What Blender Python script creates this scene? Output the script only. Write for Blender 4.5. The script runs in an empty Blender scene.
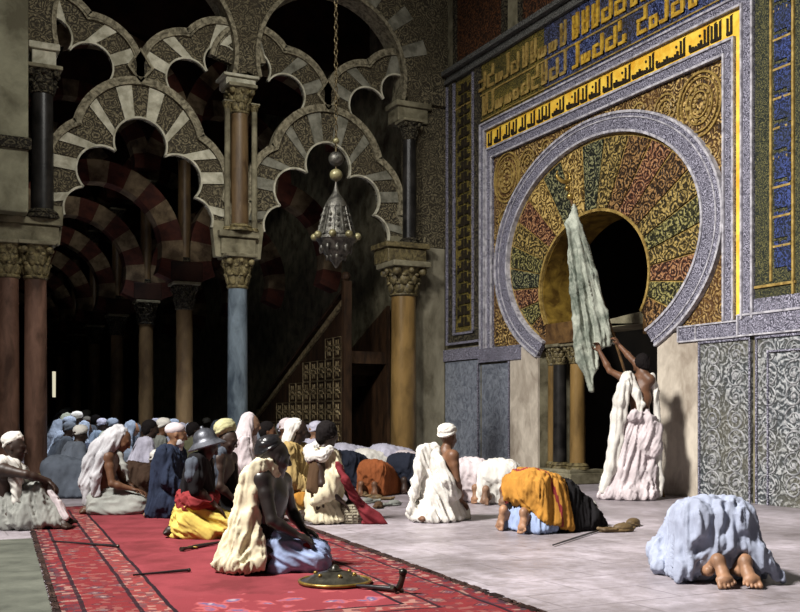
import bpy, bmesh, math, random
import numpy as np
from mathutils import Vector, Matrix

R = math.radians
random.seed(7)
SC = bpy.context.scene
COL = SC.collection

# ---------------------------------------------------------------- camera
FPX, EYE, HOR = 995.0, 1.05, 415.0          # focal length in pixels, eye height, horizon row
FW = (0.44542, 0.89532)                      # viewing direction on the floor
RT = (FW[1], -FW[0])
cd = bpy.data.cameras.new('camera')
cd.sensor_width = 36.0
cd.lens = 36.0 * FPX / 800.0
cd.shift_y = (HOR - 306.0) / 800.0
cd.clip_end = 300
cam = bpy.data.objects.new('camera', cd)
COL.objects.link(cam)
cam.location = (0, 0, EYE)
cam.rotation_euler = (R(90), 0, -math.atan2(FW[0], FW[1]))
SC.camera = cam

# ---------------------------------------------------------------- light
SC.view_settings.view_transform = 'Standard'
SC.view_settings.look = 'None'
SC.view_settings.gamma = 1.0
SC.view_settings.exposure = -0.85
wd = bpy.data.worlds.new('world')
SC.world = wd
wd.use_nodes = True
bg = wd.node_tree.nodes['Background']
bg.inputs[0].default_value = (0.68, 0.70, 0.72, 1)
bg.inputs[1].default_value = 0.10


def area(name, loc, aim, sx, sy, power, col, spread=180):
    l = bpy.data.lights.new(name, 'AREA')
    l.shape = 'RECTANGLE'
    l.size, l.size_y, l.energy, l.color, l.spread = sx, sy, power, col, R(spread)
    o = bpy.data.objects.new(name, l)
    COL.objects.link(o)
    o.location = loc
    o.rotation_euler = (Vector(aim) - Vector(loc)).to_track_quat('-Z', 'Y').to_euler()
    return o


# daylight from the tall court openings on the left; the lamps after it are added fill
area('court_daylight', (-4.0, 6.2, 10.2), (6.2, 7.0, .4), 1.7, 1.7, 2400, (1.0, 0.965, 0.92), 92)
area('hall_fill', (3.5, 17.0, 8.0), (3.6, 18.3, 0), 3.6, .5, 320, (0.86, 0.91, 1.0), 40)  # added fill over the crowd, no opening modelled here
area('inner_hall_fill', (3.4, 21.6, 8.0), (3.4, 22.0, 0), 3.6, .6, 170, (0.86, 0.91, 1.0), 44)  # second added fill, deeper over the crowd
area('arcade_fill', (3.6, 7.6, 9.9), (4.6, 16.2, 5.2), 2.0, 2.0, 270, (0.98, 0.96, 0.90), 80)  # added fill to brighten the arcade front

# ---------------------------------------------------------------- projection from the picture onto real planes
W, D = 9.03, 16.26                           # the mihrab wall is x = W, the arcade is y = D


def ray(px, py):
    a, b = (px - 400) / FPX, (HOR - py) / FPX
    return (FW[0] + a * RT[0], FW[1] + a * RT[1], b)


def on_floor(px, py, z=0.0):
    d = ray(px, py)
    t = (z - EYE) / d[2]
    return (t * d[0], t * d[1])


def at_depth(px, py, t):
    d = ray(px, py)
    return Vector((t * d[0], t * d[1], EYE + t * d[2]))


def on_wall(px, py, w=W):
    d = ray(px, py)
    t = w / d[0]
    return (t * d[1], EYE + t * d[2])


# ---------------------------------------------------------------- materials
def lin(c):
    out = []
    for v in c[:3]:
        v /= 255.0
        out.append(v / 12.92 if v <= 0.04045 else ((v + 0.055) / 1.055) ** 2.4)
    return (*out, 1.0)


MATS = {}


class NT:
    def __init__(s, name, rough=0.8, metal=0.0, spec=0.3):
        s.m = bpy.data.materials.new(name)
        s.m.use_nodes = True
        s.t = s.m.node_tree
        s.b = s.t.nodes['Principled BSDF']
        s.b.inputs['Roughness'].default_value = rough
        s.b.inputs['Metallic'].default_value = metal
        s.b.inputs['Specular IOR Level'].default_value = spec
        MATS[name] = s.m

    def n(s, typ, **kw):
        nd = s.t.nodes.new(typ)
        for k, v in kw.items():
            if hasattr(nd, k):
                setattr(nd, k, v)
            else:
                nd.inputs[k].default_value = v
        return nd

    def l(s, a, b):
        s.t.links.new(a, b)

    def coord(s, scale=(1, 1, 1), rot=(0, 0, 0), warp=0.0, wscale=3.0):
        tc = s.n('ShaderNodeTexCoord')
        mp = s.n('ShaderNodeMapping')
        mp.inputs['Scale'].default_value = scale
        mp.inputs['Rotation'].default_value = rot
        s.l(tc.outputs['Object'], mp.inputs[0])
        out = mp.outputs[0]
        if warp:
            nz = s.n('ShaderNodeTexNoise')
            nz.inputs['Scale'].default_value = wscale
            nz.inputs['Detail'].default_value = 3
            s.l(out, nz.inputs['Vector'])
            sb = s.n('ShaderNodeVectorMath', operation='SUBTRACT')
            s.l(nz.outputs['Color'], sb.inputs[0])
            sb.inputs[1].default_value = (.5, .5, .5)
            sc = s.n('ShaderNodeVectorMath', operation='SCALE')
            s.l(sb.outputs[0], sc.inputs[0])
            sc.inputs['Scale'].default_value = warp
            ad = s.n('ShaderNodeVectorMath', operation='ADD')
            s.l(out, ad.inputs[0])
            s.l(sc.outputs[0], ad.inputs[1])
            out = ad.outputs[0]
        return out

    def noise(s, vec, scale, detail=5, rough=.6):
        nz = s.n('ShaderNodeTexNoise')
        nz.inputs['Scale'].default_value = scale
        nz.inputs['Detail'].default_value = detail
        nz.inputs['Roughness'].default_value = rough
        s.l(vec, nz.inputs['Vector'])
        return nz.outputs['Fac']

    def math(s, op, a, b=None, c=None):
        m = s.n('ShaderNodeMath', operation=op)
        for i, v in enumerate((a, b, c)):
            if v is None:
                continue
            if isinstance(v, (int, float)):
                m.inputs[i].default_value = v
            else:
                s.l(v, m.inputs[i])
        return m.outputs[0]

    def ramp(s, fac, stops, const=False):
        r = s.n('ShaderNodeValToRGB')
        if const:
            r.color_ramp.interpolation = 'CONSTANT'
        e = r.color_ramp.elements
        while len(e) < len(stops):
            e.new(0.5)
        for el, (p, c) in zip(e, stops):
            el.position = p
            el.color = lin(c)
        s.l(fac, r.inputs[0])
        return r.outputs[0]

    def mix(s, fac, a, b, typ='MIX'):
        m = s.n('ShaderNodeMix', data_type='RGBA', blend_type=typ)
        if isinstance(fac, (int, float)):
            m.inputs[0].default_value = fac
        else:
            s.l(fac, m.inputs[0])
        for i, v in ((6, a), (7, b)):
            if isinstance(v, tuple):
                m.inputs[i].default_value = lin(v)
            else:
                s.l(v, m.inputs[i])
        return m.outputs[2]

    def color(s, c):
        s.l(c, s.b.inputs['Base Color'])

    def bump(s, h, strength=.4, dist=.02):
        b = s.n('ShaderNodeBump')
        b.inputs['Strength'].default_value = strength
        b.inputs['Distance'].default_value = dist
        s.l(h, b.inputs['Height'])
        s.l(b.outputs[0], s.b.inputs['Normal'])


def plain(name, c1, c2=None, scale=6, rough=.8, metal=0., bump=.25, stretch=(1, 1, 1), warp=.3, spec=.3, contrast=(.35, .65)):
    """mottled stone, plaster, metal or cloth"""
    if name in MATS:
        return MATS[name]
    s = NT(name, rough, metal, spec)
    c2 = c2 or tuple(int(v * .72) for v in c1)
    v = s.coord(stretch, warp=warp)
    f = s.noise(v, scale)
    s.color(s.ramp(f, [(contrast[0], c2), (contrast[1], c1)]))
    if bump:
        s.bump(s.noise(v, scale * 3, 6), bump, .02)
    return s.m


def carved(name, hi, lo, mid=None, scale=5, freq=26, rough=.6, metal=0., bump=.6, dist=.02, warp=.12, spec=.3, vary=None, stretch=(1, 1, 1)):
    """arabesque: scrolls wound round scattered centres, cut into the surface"""
    if name in MATS:
        return MATS[name]
    s = NT(name, rough, metal, spec)
    v = s.coord(stretch, warp=warp, wscale=9)
    vo = s.n('ShaderNodeTexVoronoi', feature='F1')
    vo.inputs['Scale'].default_value = scale
    s.l(v, vo.inputs['Vector'])
    nz = s.noise(v, scale * 2.6, 3)
    ph = s.math('ADD', s.math('MULTIPLY', vo.outputs['Distance'], freq), s.math('MULTIPLY', nz, 9.0))
    w = s.math('MULTIPLY_ADD', s.math('SINE', ph), .5, .5)
    v2 = s.n('ShaderNodeTexVoronoi', feature='F1')
    v2.inputs['Scale'].default_value = scale * 5.5
    s.l(v, v2.inputs['Vector'])
    dots = s.math('SUBTRACT', 1.0, s.math('MULTIPLY', v2.outputs['Distance'], 1.3))
    h = s.math('MULTIPLY', s.math('ADD', w, dots), .5)
    mid = mid or tuple((a + b) // 2 for a, b in zip(hi, lo))
    c = s.ramp(h, [(.28, lo), (.48, mid), (.72, hi)])
    if vary:
        big = s.noise(v, 1.3, 3)
        c = s.mix(s.ramp(big, [(.4, (0, 0, 0)), (.62, (255, 255, 255))]), c, s.mix(.55, c, vary))
    s.color(c)
    s.bump(h, bump, dist)
    return s.m


# ---------------------------------------------------------------- mesh building
def link(name, verts, faces, mat=None, parent=None, smooth=False):
    me = bpy.data.meshes.new(name)
    me.from_pydata([tuple(v) for v in verts], [], [tuple(f) for f in faces])
    me.update()
    if mat:
        me.materials.append(mat)
    if smooth:
        me.polygons.foreach_set('use_smooth', [True] * len(me.polygons))
    o = bpy.data.objects.new(name, me)
    COL.objects.link(o)
    if parent is not None:
        o.parent = parent
        o.matrix_parent_inverse = PARENT_INV.get(parent.name, Matrix.Identity(4))
    return o


PARENT_INV = {}


def tag(o, label=None, cat=None, group=None, kind=None):
    for k, v in (('label', label), ('category', cat), ('group', group), ('kind', kind)):
        if v:
            o[k] = v
    return o


def thing(name, label, cat, loc=(0, 0, 0), group=None, rotz=0.0):
    """an Empty at the thing's base; parts given in world coordinates hang under it"""
    o = bpy.data.objects.new(name, None)
    o.empty_display_size = .1
    COL.objects.link(o)
    o.location = loc
    o.rotation_euler = (0, 0, rotz)
    PARENT_INV[o.name] = (Matrix.Translation(loc) @ Matrix.Rotation(rotz, 4, 'Z')).inverted()
    return tag(o, label, cat, group)


def dup(root, loc, rotz=None, label=None, group=None, mats=None, scale=None):
    r = root.copy()
    COL.objects.link(r)
    r.location = loc
    if rotz is not None:
        r.rotation_euler = (0, 0, rotz)
    if scale:
        r.scale = (scale,) * 3
    if label:
        r['label'] = label
    if group:
        r['group'] = group
    for ch in list(root.children):
        c = ch.copy()
        COL.objects.link(c)
        c.parent = r
        c.matrix_parent_inverse = ch.matrix_parent_inverse.copy()
        if mats:
            base = ch.name.split('.')[0]
            if base in mats and c.material_slots:
                c.material_slots[0].link = 'OBJECT'
                c.material_slots[0].material = mats[base]
        for g in ch.children:
            d = g.copy()
            COL.objects.link(d)
            d.parent = c
            d.matrix_parent_inverse = g.matrix_parent_inverse.copy()
    return r


def mw(s, z, d):                              # mihrab wall: along y, up, out into the room
    return (W - d, s, z)


def ma(s, z, d):                              # arcade: along x, up, out into the room
    return (s, D - d, z)


class MB:
    def __init__(s, mp=None):
        s.v, s.f, s.mp, s.flat = [], [], mp or (lambda a, b, c: (a, b, c)), mp is not None

    def add(s, verts, faces, raw=False):
        o = len(s.v)
        s.v += [tuple(p) if raw else s.mp(*p) for p in verts]
        s.f += [tuple(i + o for i in f) for f in faces]
        return s

    def box(s, a0, a1, b0, b1, c0, c1):
        if s.flat:                            # neighbouring strokes never share one plane
            c1 += ((len(s.f) * 37) % 11) * .0007
        return s.add([(a, b, c) for a in (a0, a1) for b in (b0, b1) for c in (c0, c1)],
                     [(0, 1, 3, 2), (4, 6, 7, 5), (0, 4, 5, 1), (2, 3, 7, 6), (0, 2, 6, 4), (1, 5, 7, 3)])

    def poly(s, pts, d0, d1):
        n = len(pts)
        v = [(p[0], p[1], d0) for p in pts] + [(p[0], p[1], d1) for p in pts]
        f = [tuple(range(n))[::-1], tuple(range(n, 2 * n))]
        f += [(i, (i + 1) % n, n + (i + 1) % n, n + i) for i in range(n)]
        return s.add(v, f)

    def ribbon(s, inner, outer, d0, d1, closed=False):
        """solid band between two matching outlines"""
        n = len(inner)
        v = []
        for (a, b) in zip(inner, outer):
            v += [(*a, d0), (*a, d1), (*b, d1), (*b, d0)]
        f = []
        for i in range(n if closed else n - 1):
            p, q = 4 * i, 4 * ((i + 1) % n)
            for k in range(4):
                f.append((p + k, p + (k + 1) % 4, q + (k + 1) % 4, q + k))
        if not closed:
            f += [(0, 3, 2, 1), (4 * n - 4, 4 * n - 3, 4 * n - 2, 4 * n - 1)]
        return s.add(v, f)

    def bead(s, line, w, d0, d1, closed=False):
        """raised strip of width w following an outline"""
        n = len(line)
        a, b = [], []
        for i in range(n):
            p = line[(i - 1) % n] if (closed or i) else line[i]
            q = line[(i + 1) % n] if (closed or i < n - 1) else line[i]
            tx, tz = q[0] - p[0], q[1] - p[1]
            L = math.hypot(tx, tz) or 1
            nx, nz = -tz / L * w / 2, tx / L * w / 2
            a.append((line[i][0] + nx, line[i][1] + nz))
            b.append((line[i][0] - nx, line[i][1] - nz))
        return s.ribbon(a, b, d0, d1, closed)

    def lathe(s, prof, c=(0, 0, 0), n=24, ax=None):
        """profile of (radius, height) turned about the vertical, or about axis ax"""
        rot = Vector(ax).to_track_quat('Z', 'Y').to_matrix() if ax else None
        v, f = [], []
        for (r, h) in prof:
            for k in range(n):
                a = 2 * math.pi * k / n
                p = Vector((r * math.cos(a), r * math.sin(a), h))
                if rot:
                    p = rot @ p
                v.append((p[0] + c[0], p[1] + c[1], p[2] + c[2]))
        m = len(prof)
        for i in range(m - 1):
            for k in range(n):
                f.append((i * n + k, i * n + (k + 1) % n, (i + 1) * n + (k + 1) % n, (i + 1) * n + k))
        f.append(tuple(range(n))[::-1])
        f.append(tuple(range((m - 1) * n, m * n)))
        return s.add(v, f, raw=True)

    def ball(s, c, r, n=12, m=8, rot=None):
        r = (r, r, r) if isinstance(r, (int, float)) else r
        v, f = [], []
        for i in range(m + 1):
            th = math.pi * i / m
            for k in range(n):
                a = 2 * math.pi * k / n
                p = Vector((r[0] * math.sin(th) * math.cos(a), r[1] * math.sin(th) * math.sin(a), -r[2] * math.cos(th)))
                if rot:
                    p = rot @ p
                v.append((p[0] + c[0], p[1] + c[1], p[2] + c[2]))
        for i in range(m):
            for k in range(n):
                f.append((i * n + k, i * n + (k + 1) % n, (i + 1) * n + (k + 1) % n, (i + 1) * n + k))
        return s.add(v, f, raw=True)

    def tube(s, pts, r, n=8, closed=False):
        pts = [Vector(p) for p in pts]
        m = len(pts)
        rs = r if isinstance(r, (list, tuple)) else [r] * m
        v, f = [], []
        ref = Vector((0, 0, 1))
        for i, p in enumerate(pts):
            a = pts[(i - 1) % m] if (closed or i) else p
            b = pts[(i + 1) % m] if (closed or i < m - 1) else p
            t = (b - a).normalized()
            u = t.cross(ref)
            if u.length < .05:
                u = t.cross(Vector((1, 0, 0)))
            u.normalize()
            w = t.cross(u)
            for k in range(n):
                an = 2 * math.pi * k / n
                v.append(p + u * (rs[i] * math.cos(an)) + w * (rs[i] * math.sin(an)))
        for i in range(m if closed else m - 1):
            j = (i + 1) % m
            for k in range(n):
                f.append((i * n + k, i * n + (k + 1) % n, j * n + (k + 1) % n, j * n + k))
        if not closed:
            f += [tuple(range(n))[::-1], tuple(range((m - 1) * n, m * n))]
        return s.add(v, f, raw=True)

    def build(s, name, mat, parent=None, smooth=False, bevel=0.0):
        o = link(name, s.v, s.f, mat, parent, smooth)
        bm = bmesh.new()
        bm.from_mesh(o.data)
        bmesh.ops.recalc_face_normals(bm, faces=bm.faces)
        if smooth:
            for e in bm.edges:
                if len(e.link_faces) == 2 and e.calc_face_angle(0) > R(50):
                    e.smooth = False
        bm.to_mesh(o.data)
        bm.free()
        if bevel:
            b = o.modifiers.new('soft edges', 'BEVEL')
            b.width, b.segments, b.limit_method = bevel, 2, 'ANGLE'
        return o


def struct(o):
    o['kind'] = 'structure'
    return o


def ell_pts(c, a, b, d0, d1, n):
    return [(c[0] + a * math.cos(R(d0 + (d1 - d0) * i / n)), c[1] + b * math.sin(R(d0 + (d1 - d0) * i / n))) for i in range(n + 1)]
# ================================================================ materials of the building
M = {}
M['plaster'] = plain('plaster', (150, 148, 124), (92, 88, 70), 1.6, .85, bump=.35)
M['stone_carved'] = carved('stone_carved', (124, 115, 90), (48, 43, 33), scale=5.5, freq=30, rough=.8, bump=.8, vary=(60, 52, 36))
M['stone_dark'] = carved('stone_dark', (88, 82, 64), (28, 24, 18), scale=6, freq=24, rough=.85, bump=.8)
M['pale_voussoir'] = plain('pale_voussoir', (196, 192, 172), (140, 136, 116), 5, .8, bump=.3)
M['moulding'] = plain('moulding', (150, 142, 118), (70, 64, 48), 14, .75, bump=.5)
M['impost'] = plain('impost', (140, 134, 110), (78, 72, 54), 3, .8, bump=.4)
M['black_marble'] = plain('black_marble', (44, 42, 40), (14, 13, 13), 4, .35, bump=.1)
M['red_marble'] = plain('red_marble', (132, 100, 84), (66, 46, 36), 2.4, .4, bump=.12, stretch=(1, 1, .35), warp=.6)
M['brown_marble'] = plain('brown_marble', (118, 96, 66), (62, 46, 30), 2.4, .45, bump=.12, stretch=(1, 1, .35), warp=.6)
M['blue_marble'] = plain('blue_marble', (128, 142, 152), (62, 72, 82), 2.6, .3, bump=.1, stretch=(1, 1, .4), warp=.6)
M['gold_marble'] = plain('gold_marble', (142, 114, 68), (78, 60, 32), 2.4, .28, bump=.1, stretch=(1, 1, .3), warp=.5, spec=.5)
M['capital'] = plain('capital', (140, 128, 90), (52, 44, 28), 14, .6, bump=.5)
M['gold_capital'] = plain('gold_capital', (122, 110, 74), (52, 44, 26), 14, .5, bump=.5, spec=.5)
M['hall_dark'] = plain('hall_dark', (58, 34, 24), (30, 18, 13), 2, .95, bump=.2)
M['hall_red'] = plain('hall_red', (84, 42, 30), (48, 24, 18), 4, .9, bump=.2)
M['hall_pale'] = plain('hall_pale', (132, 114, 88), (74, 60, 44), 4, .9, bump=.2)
M['pier_stone'] = plain('pier_stone', (148, 142, 122), (88, 82, 66), 2.2, .75, bump=.3, stretch=(1, 1, .5))
M['border'] = carved('border', (172, 170, 186), (58, 57, 68), scale=14, freq=26, rough=.55, bump=.5, dist=.008)
M['border_edge'] = plain('border_edge', (196, 194, 200), (124, 122, 130), 12, .6, bump=.2)
M['cornice'] = carved('cornice_stone', (124, 124, 120), (48, 48, 46), scale=14, freq=26, rough=.6, bump=.5, dist=.008)
M['gold_ground'] = plain('gold_ground', (250, 212, 84), (222, 160, 36), 5, .4, 0, bump=.25, spec=.6, contrast=(.3, .6))
M['gold_line'] = plain('gold_line', (176, 150, 86), (112, 90, 44), 12, .42, .0, bump=.25, spec=.5)
M['letter_dark'] = plain('letter_dark', (44, 36, 26), (22, 18, 14), 14, .6, bump=.2)
M['letter_gold'] = plain('letter_gold', (214, 176, 66), (150, 112, 32), 14, .4, .0, bump=.3, spec=.5)
M['blue_mosaic'] = carved('blue_mosaic', (104, 116, 166), (20, 24, 42), (48, 58, 96), scale=12, freq=18, rough=.45, bump=.3, dist=.008, vary=(56, 50, 24))
M['navy_mosaic'] = carved('navy_mosaic', (66, 82, 142), (22, 27, 44), (40, 51, 96), scale=12, freq=18, rough=.5, bump=.3, dist=.008, vary=(40, 44, 34))
M['olive_mosaic'] = carved('olive_mosaic', (158, 138, 66), (48, 46, 24), (98, 86, 40), scale=12, freq=22, rough=.5, bump=.3, dist=.008, vary=(30, 36, 30))
M['green_mosaic'] = carved('green_mosaic', (104, 100, 62), (24, 30, 26), (50, 52, 36), scale=13, freq=24, rough=.55, bump=.4, dist=.008)
M['spandrel'] = carved('spandrel', (206, 176, 112), (50, 35, 17), (118, 90, 48), scale=5, freq=30, rough=.5, bump=.9, dist=.02, vary=(96, 66, 36))
M['dado'] = carved('dado', (170, 172, 172), (62, 66, 68), (112, 116, 120), scale=4.2, freq=30, rough=.5, bump=.9, dist=.02, vary=(104, 100, 84))
M['dado_relief'] = plain('dado_relief', (172, 172, 174), (104, 106, 108), 14, .5, bump=.3)
M['dado_smooth'] = plain('dado_smooth', (142, 148, 158), (92, 98, 110), 12, .45, bump=.5, warp=.5)
M['white_marble'] = plain('white_marble', (206, 196, 180), (142, 130, 116), 1.7, .45, bump=.12, stretch=(1, 1, .6), warp=.9)
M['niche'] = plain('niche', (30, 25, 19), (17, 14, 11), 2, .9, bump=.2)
M['reveal_gold'] = plain('reveal_gold', (150, 122, 52), (84, 62, 24), 5, .5, .15, bump=.4)
M['impost_wood'] = plain('impost_wood', (112, 84, 48), (64, 44, 24), 5, .6, bump=.3)
M['brown_panel'] = carved('brown_panel', (104, 64, 36), (34, 20, 12), scale=6, freq=24, rough=.7, bump=.6)
M['minbar_wood'] = plain('minbar_wood', (74, 52, 34), (36, 24, 15), 6, .6, bump=.3, stretch=(1, 1, .3))
M['minbar_inlay'] = plain('minbar_inlay', (176, 158, 120), (96, 80, 54), 9, .5, bump=.3)
VC = {'red': ((172, 130, 90), (104, 64, 46), (44, 27, 20)), 'gold': ((208, 180, 112), (148, 120, 64), (66, 50, 24)), 'green': ((156, 148, 92), (80, 76, 44), (30, 30, 19)),
      'olive': ((176, 152, 90), (104, 88, 48), (42, 35, 19)), 'teal': ((142, 140, 100), (60, 63, 48), (24, 27, 23)), 'brown': ((158, 122, 76), (86, 62, 38), (36, 25, 16))}
for k_, (a_, m_, b_) in VC.items():
    M['v_' + k_] = carved('mosaic_' + k_, a_, b_, m_, scale=5.5, freq=24, rough=.5, bump=.8, dist=.014)


def floor_shading():
    s = NT('floor_stone', .42, 0, .35)
    v = s.coord()
    big = s.noise(s.coord(warp=.8), .9, 6, .65)
    fine = s.noise(v, 9, 8, .7)
    c = s.ramp(big, [(.3, (108, 101, 104)), (.5, (154, 146, 152)), (.68, (190, 181, 190))])
    c = s.mix(s.ramp(fine, [(.42, (0, 0, 0)), (.62, (255, 255, 255))]), s.mix(.38, c, (96, 86, 80)), c)
    br = s.n('ShaderNodeTexBrick', offset=.5)
    br.inputs['Scale'].default_value = .62
    br.inputs['Mortar Size'].default_value = .006
    br.inputs['Mortar Smooth'].default_value = .6
    s.l(v, br.inputs['Vector'])
    c = s.mix(s.math('MULTIPLY', br.outputs['Fac'], .4), c, (70, 64, 62))
    s.color(c)
    s.l(s.math('MULTIPLY_ADD', fine, .35, .28), s.b.inputs['Roughness'])
    s.bump(s.math('SUBTRACT', fine, br.outputs['Fac']), .22, .02)
    return s.m


M['floor'] = floor_shading()

# ================================================================ room shell
struct(MB().box(-12, 14, -3, 48, -.3, 0).build('floor', M['floor']))
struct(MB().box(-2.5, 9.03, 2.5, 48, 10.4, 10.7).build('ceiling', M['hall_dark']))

# --- the mihrab wall and its opening
OPC, OPA, OPB = (11.82, 2.99), 1.28, 1.03
RIC, RIA, RIB = (11.76, 3.527), 2.26, 1.567
ROA, ROB = 2.63, 1.835
WT = .62
op = ell_pts(OPC, OPA, OPB, -30, 210, 48)
op = [(10.62, 2.30)] + op + [(13.02, 2.30)]


def to_rect(c, p, r):
    """from c through p to the border of rectangle r = (s0, s1, z0, z1)"""
    dx, dz = p[0] - c[0], p[1] - c[1]
    t = 1e9
    if dx > 1e-9: t = min(t, (r[1] - c[0]) / dx)
    if dx < -1e-9: t = min(t, (r[0] - c[0]) / dx)
    if dz > 1e-9: t = min(t, (r[3] - c[1]) / dz)
    if dz < -1e-9: t = min(t, (r[2] - c[1]) / dz)
    return (c[0] + dx * t, c[1] + dz * t)


DL, DR = 13.16, 10.353                       # the doorway between the marble jambs
m = MB(mw)
m.box(DL, 48, 0, 10.4, -WT, 0).box(1.0, DR, 0, 10.4, -WT, 0).box(DR, DL, 4.2, 10.4, -WT, 0)
rect = (DR, DL, 2.30, 4.2)
m.ribbon(op, [to_rect(OPC, p, rect) for p in op], -WT, 0)
cn = [(DR, 4.2), (DL, 4.2)]
struct(m.build('wall_right', M['impost']))

# gilded inner face of the opening, and the dark chamber beyond
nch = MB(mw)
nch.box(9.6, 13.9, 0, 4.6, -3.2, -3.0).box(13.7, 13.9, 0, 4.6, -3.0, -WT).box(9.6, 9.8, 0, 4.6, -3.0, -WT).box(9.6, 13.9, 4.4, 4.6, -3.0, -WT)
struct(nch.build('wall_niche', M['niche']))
t = thing('arch_lining', 'gilded inner lining of the keyhole prayer-niche opening, catching light on its left side', 'arch lining', (W, 11.8, 2.3))
MB(mw).ribbon(op[1:-1], [(OPC[0] + (p[0] - OPC[0]) * .985, OPC[1] + (p[1] - OPC[1]) * .985) for p in op[1:-1]], -WT, -.01).build('gilded_lining', M['reveal_gold'], t)
m = MB(mw)
MB(mw).box(DL - .02, DL - 1.14, 2.15, 2.47, -WT + .02, .03).build('impost', M['impost_wood'], t, bevel=.01)
MB(mw).box(DR + .02, DR + .32, 2.15, 2.40, -WT + .02, .03).build('impost', M['impost_wood'], t, bevel=.01)

# --- the great horseshoe arch: voussoirs, ring
t = thing('mihrab_arch', 'great mosaic horseshoe arch of fanned red, gold and green voussoirs inside a grey carved ring', 'arch', (W, 11.8, 2.2))
seq = ['brown', 'green', 'red', 'teal', 'green', 'olive', 'red', 'gold', 'teal', 'gold', 'teal', 'olive', 'brown', 'red', 'brown', 'olive', 'green', 'olive', 'red', 'green', 'brown']
N = len(seq)
MB(mw).ribbon(ell_pts(OPC, OPA, OPB, -30, 210, 60), ell_pts(RIC, RIA, RIB, -58, 238, 60), 0, .012).build('gilt_joints', M['gold_line'], t)
for k, c in enumerate(seq):
    g = .045
    a0, a1 = (k + g) / N, (k + 1 - g) / N
    inn = ell_pts(OPC, OPA + .03, OPB + .03, -30 + 240 * a0, -30 + 240 * a1, 5)
    out = ell_pts(RIC, RIA - .06, RIB - .06, -58 + 296 * a0, -58 + 296 * a1, 5)
    tag(MB(mw).ribbon(inn, out, .0, .034).build('voussoir', M['v_' + c], t), '%s mosaic voussoir' % {'teal': 'dark blue-green'}.get(c, c))
MB(mw).bead(ell_pts(OPC, OPA + .015, OPB + .015, -30, 210, 60), .04, 0, .05).build('gilt_rim', M['gold_line'], t)
MB(mw).ribbon(ell_pts(RIC, RIA + .02, RIB + .02, -58, 238, 80), ell_pts(RIC, ROA - .02, ROB - .02, -58, 238, 80), 0, .075).build('carved_ring', M['border'], t)
m = MB(mw)
m.bead(ell_pts(RIC, RIA + .01, RIB + .01, -58, 238, 80), .035, 0, .095).bead(ell_pts(RIC, ROA - .01, ROB - .01, -58, 238, 80), .035, 0, .095)
m.bead(ell_pts(RIC, RIA + .25, RIB + .19, -58, 238, 80), .018, .05, .088)
m.build('ring_edge', M['border_edge'], t)

# --- spandrels with roundels
SP = (9.143, 14.50, 2.2, 5.44)
t = thing('spandrel_panel', 'gold-brown carved spandrel field with scrolling roundels round the great arch', 'wall panel', (W, 11.8, 2.2))
rin = ell_pts(RIC, ROA - .03, ROB - .03, -46, 226, 90)
extra = [math.degrees(math.atan2((z - RIC[1]), (y - RIC[0]))) for y, z in ((9.143, 5.44), (14.5, 5.44))]
rout = [to_rect(RIC, p, SP) for p in rin]
for cy, cz in ((9.143, 5.44), (14.5, 5.44)):
    j = min(range(len(rout)), key=lambda i: (rout[i][0] - cy) ** 2 + (rout[i][1] - cz) ** 2)
    rout[j] = (cy, cz)
MB(mw).ribbon(rin, rout, 0, .02).build('carved_field', M['spandrel'], t)


def wring(c, a, b, w, d0=.02, d1=.045):
    return MB(mw).ribbon(ell_pts(c, a - w, b - w, 0, 360, 40), ell_pts(c, a, b, 0, 360, 40), d0, d1)


for (cy, cz, sgn) in ((9.585, 4.98, 1), (14.08, 5.02, -1)):
    f = 1.0
    r_ = wring((cy, cz), .40 * f, .42 * f, .028)
    for (a, b, w) in ((.33, .35, .016), (.24, .26, .02), (.16, .17, .014)):
        r_.add([], [])
        q = wring((cy, cz), a * f, b * f, w)
        r_.add(q.v, q.f, raw=True)
    for k in range(10):
        an = 2 * math.pi * k / 10
        r_.ball(mw(cy + .2 * math.cos(an), cz + .21 * math.sin(an), .03), (.02, .032, .032), 8, 6)
        r_.ball(mw(cy + .09 * math.cos(an), cz + .1 * math.sin(an), .03), (.02, .026, .026), 8, 6)
    r_.build('roundel', M['gold_line'], t)
    for (oy, oz, R0, turns) in ((sgn * .62, .10, .23, 3), (-sgn * .06, -.72, .20, 3), (sgn * 1.15, .22, .14, 2)):
        pts = []
        for i in range(60):
            q = i / 59
            an = q * turns * 2 * math.pi
            pts.append(mw(cy + oy + R0 * (1 - q) * math.cos(an), cz + oz + R0 * (1 - q) * math.sin(an), .035))
        MB(mw).tube(pts, .014, 6).build('scroll', M['gold_line'], t, smooth=True)

# --- inner border, gold inscription band, outer border: a frame running up, across and down
def frame(m, s0, s1, zt, w_l, w_r, w_t, d0, d1, zb=2.2):
    """three-sided frame whose OUTER edge is s0..s1 and zt"""
    m.box(s0, s0 + w_r, zb, zt, d0, d1).box(s1 - w_l, s1, zb, zt, d0, d1).box(s0 + w_r, s1 - w_l, zt - w_t, zt, d0, d1)
    return m


t = thing('inner_border', 'grey carved border strip framing the great arch, inside the bright gold inscription', 'border', (W, 11.8, 2.2))
frame(MB(mw), 8.963, 14.69, 5.63, .19, .18, .19, 0, .06).build('carved_strip', M['border'], t)
m = frame(MB(mw), 8.963, 14.69, 5.63, .03, .03, .03, .06, .085)
frame(m, 8.963 + .15, 14.69 - .16, 5.63 - .16, .03, .03, .03, .06, .085)
m.build('strip_edge', M['border_edge'], t)

t = thing('inscription_band', 'bright gold band with dark angular lettering above the great arch', 'inscription', (W, 11.8, 2.2))
frame(MB(mw), 8.851, 14.73, 5.95, .04, .112, .32, 0, .03).build('gold_ground', M['gold_ground'], t)


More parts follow.
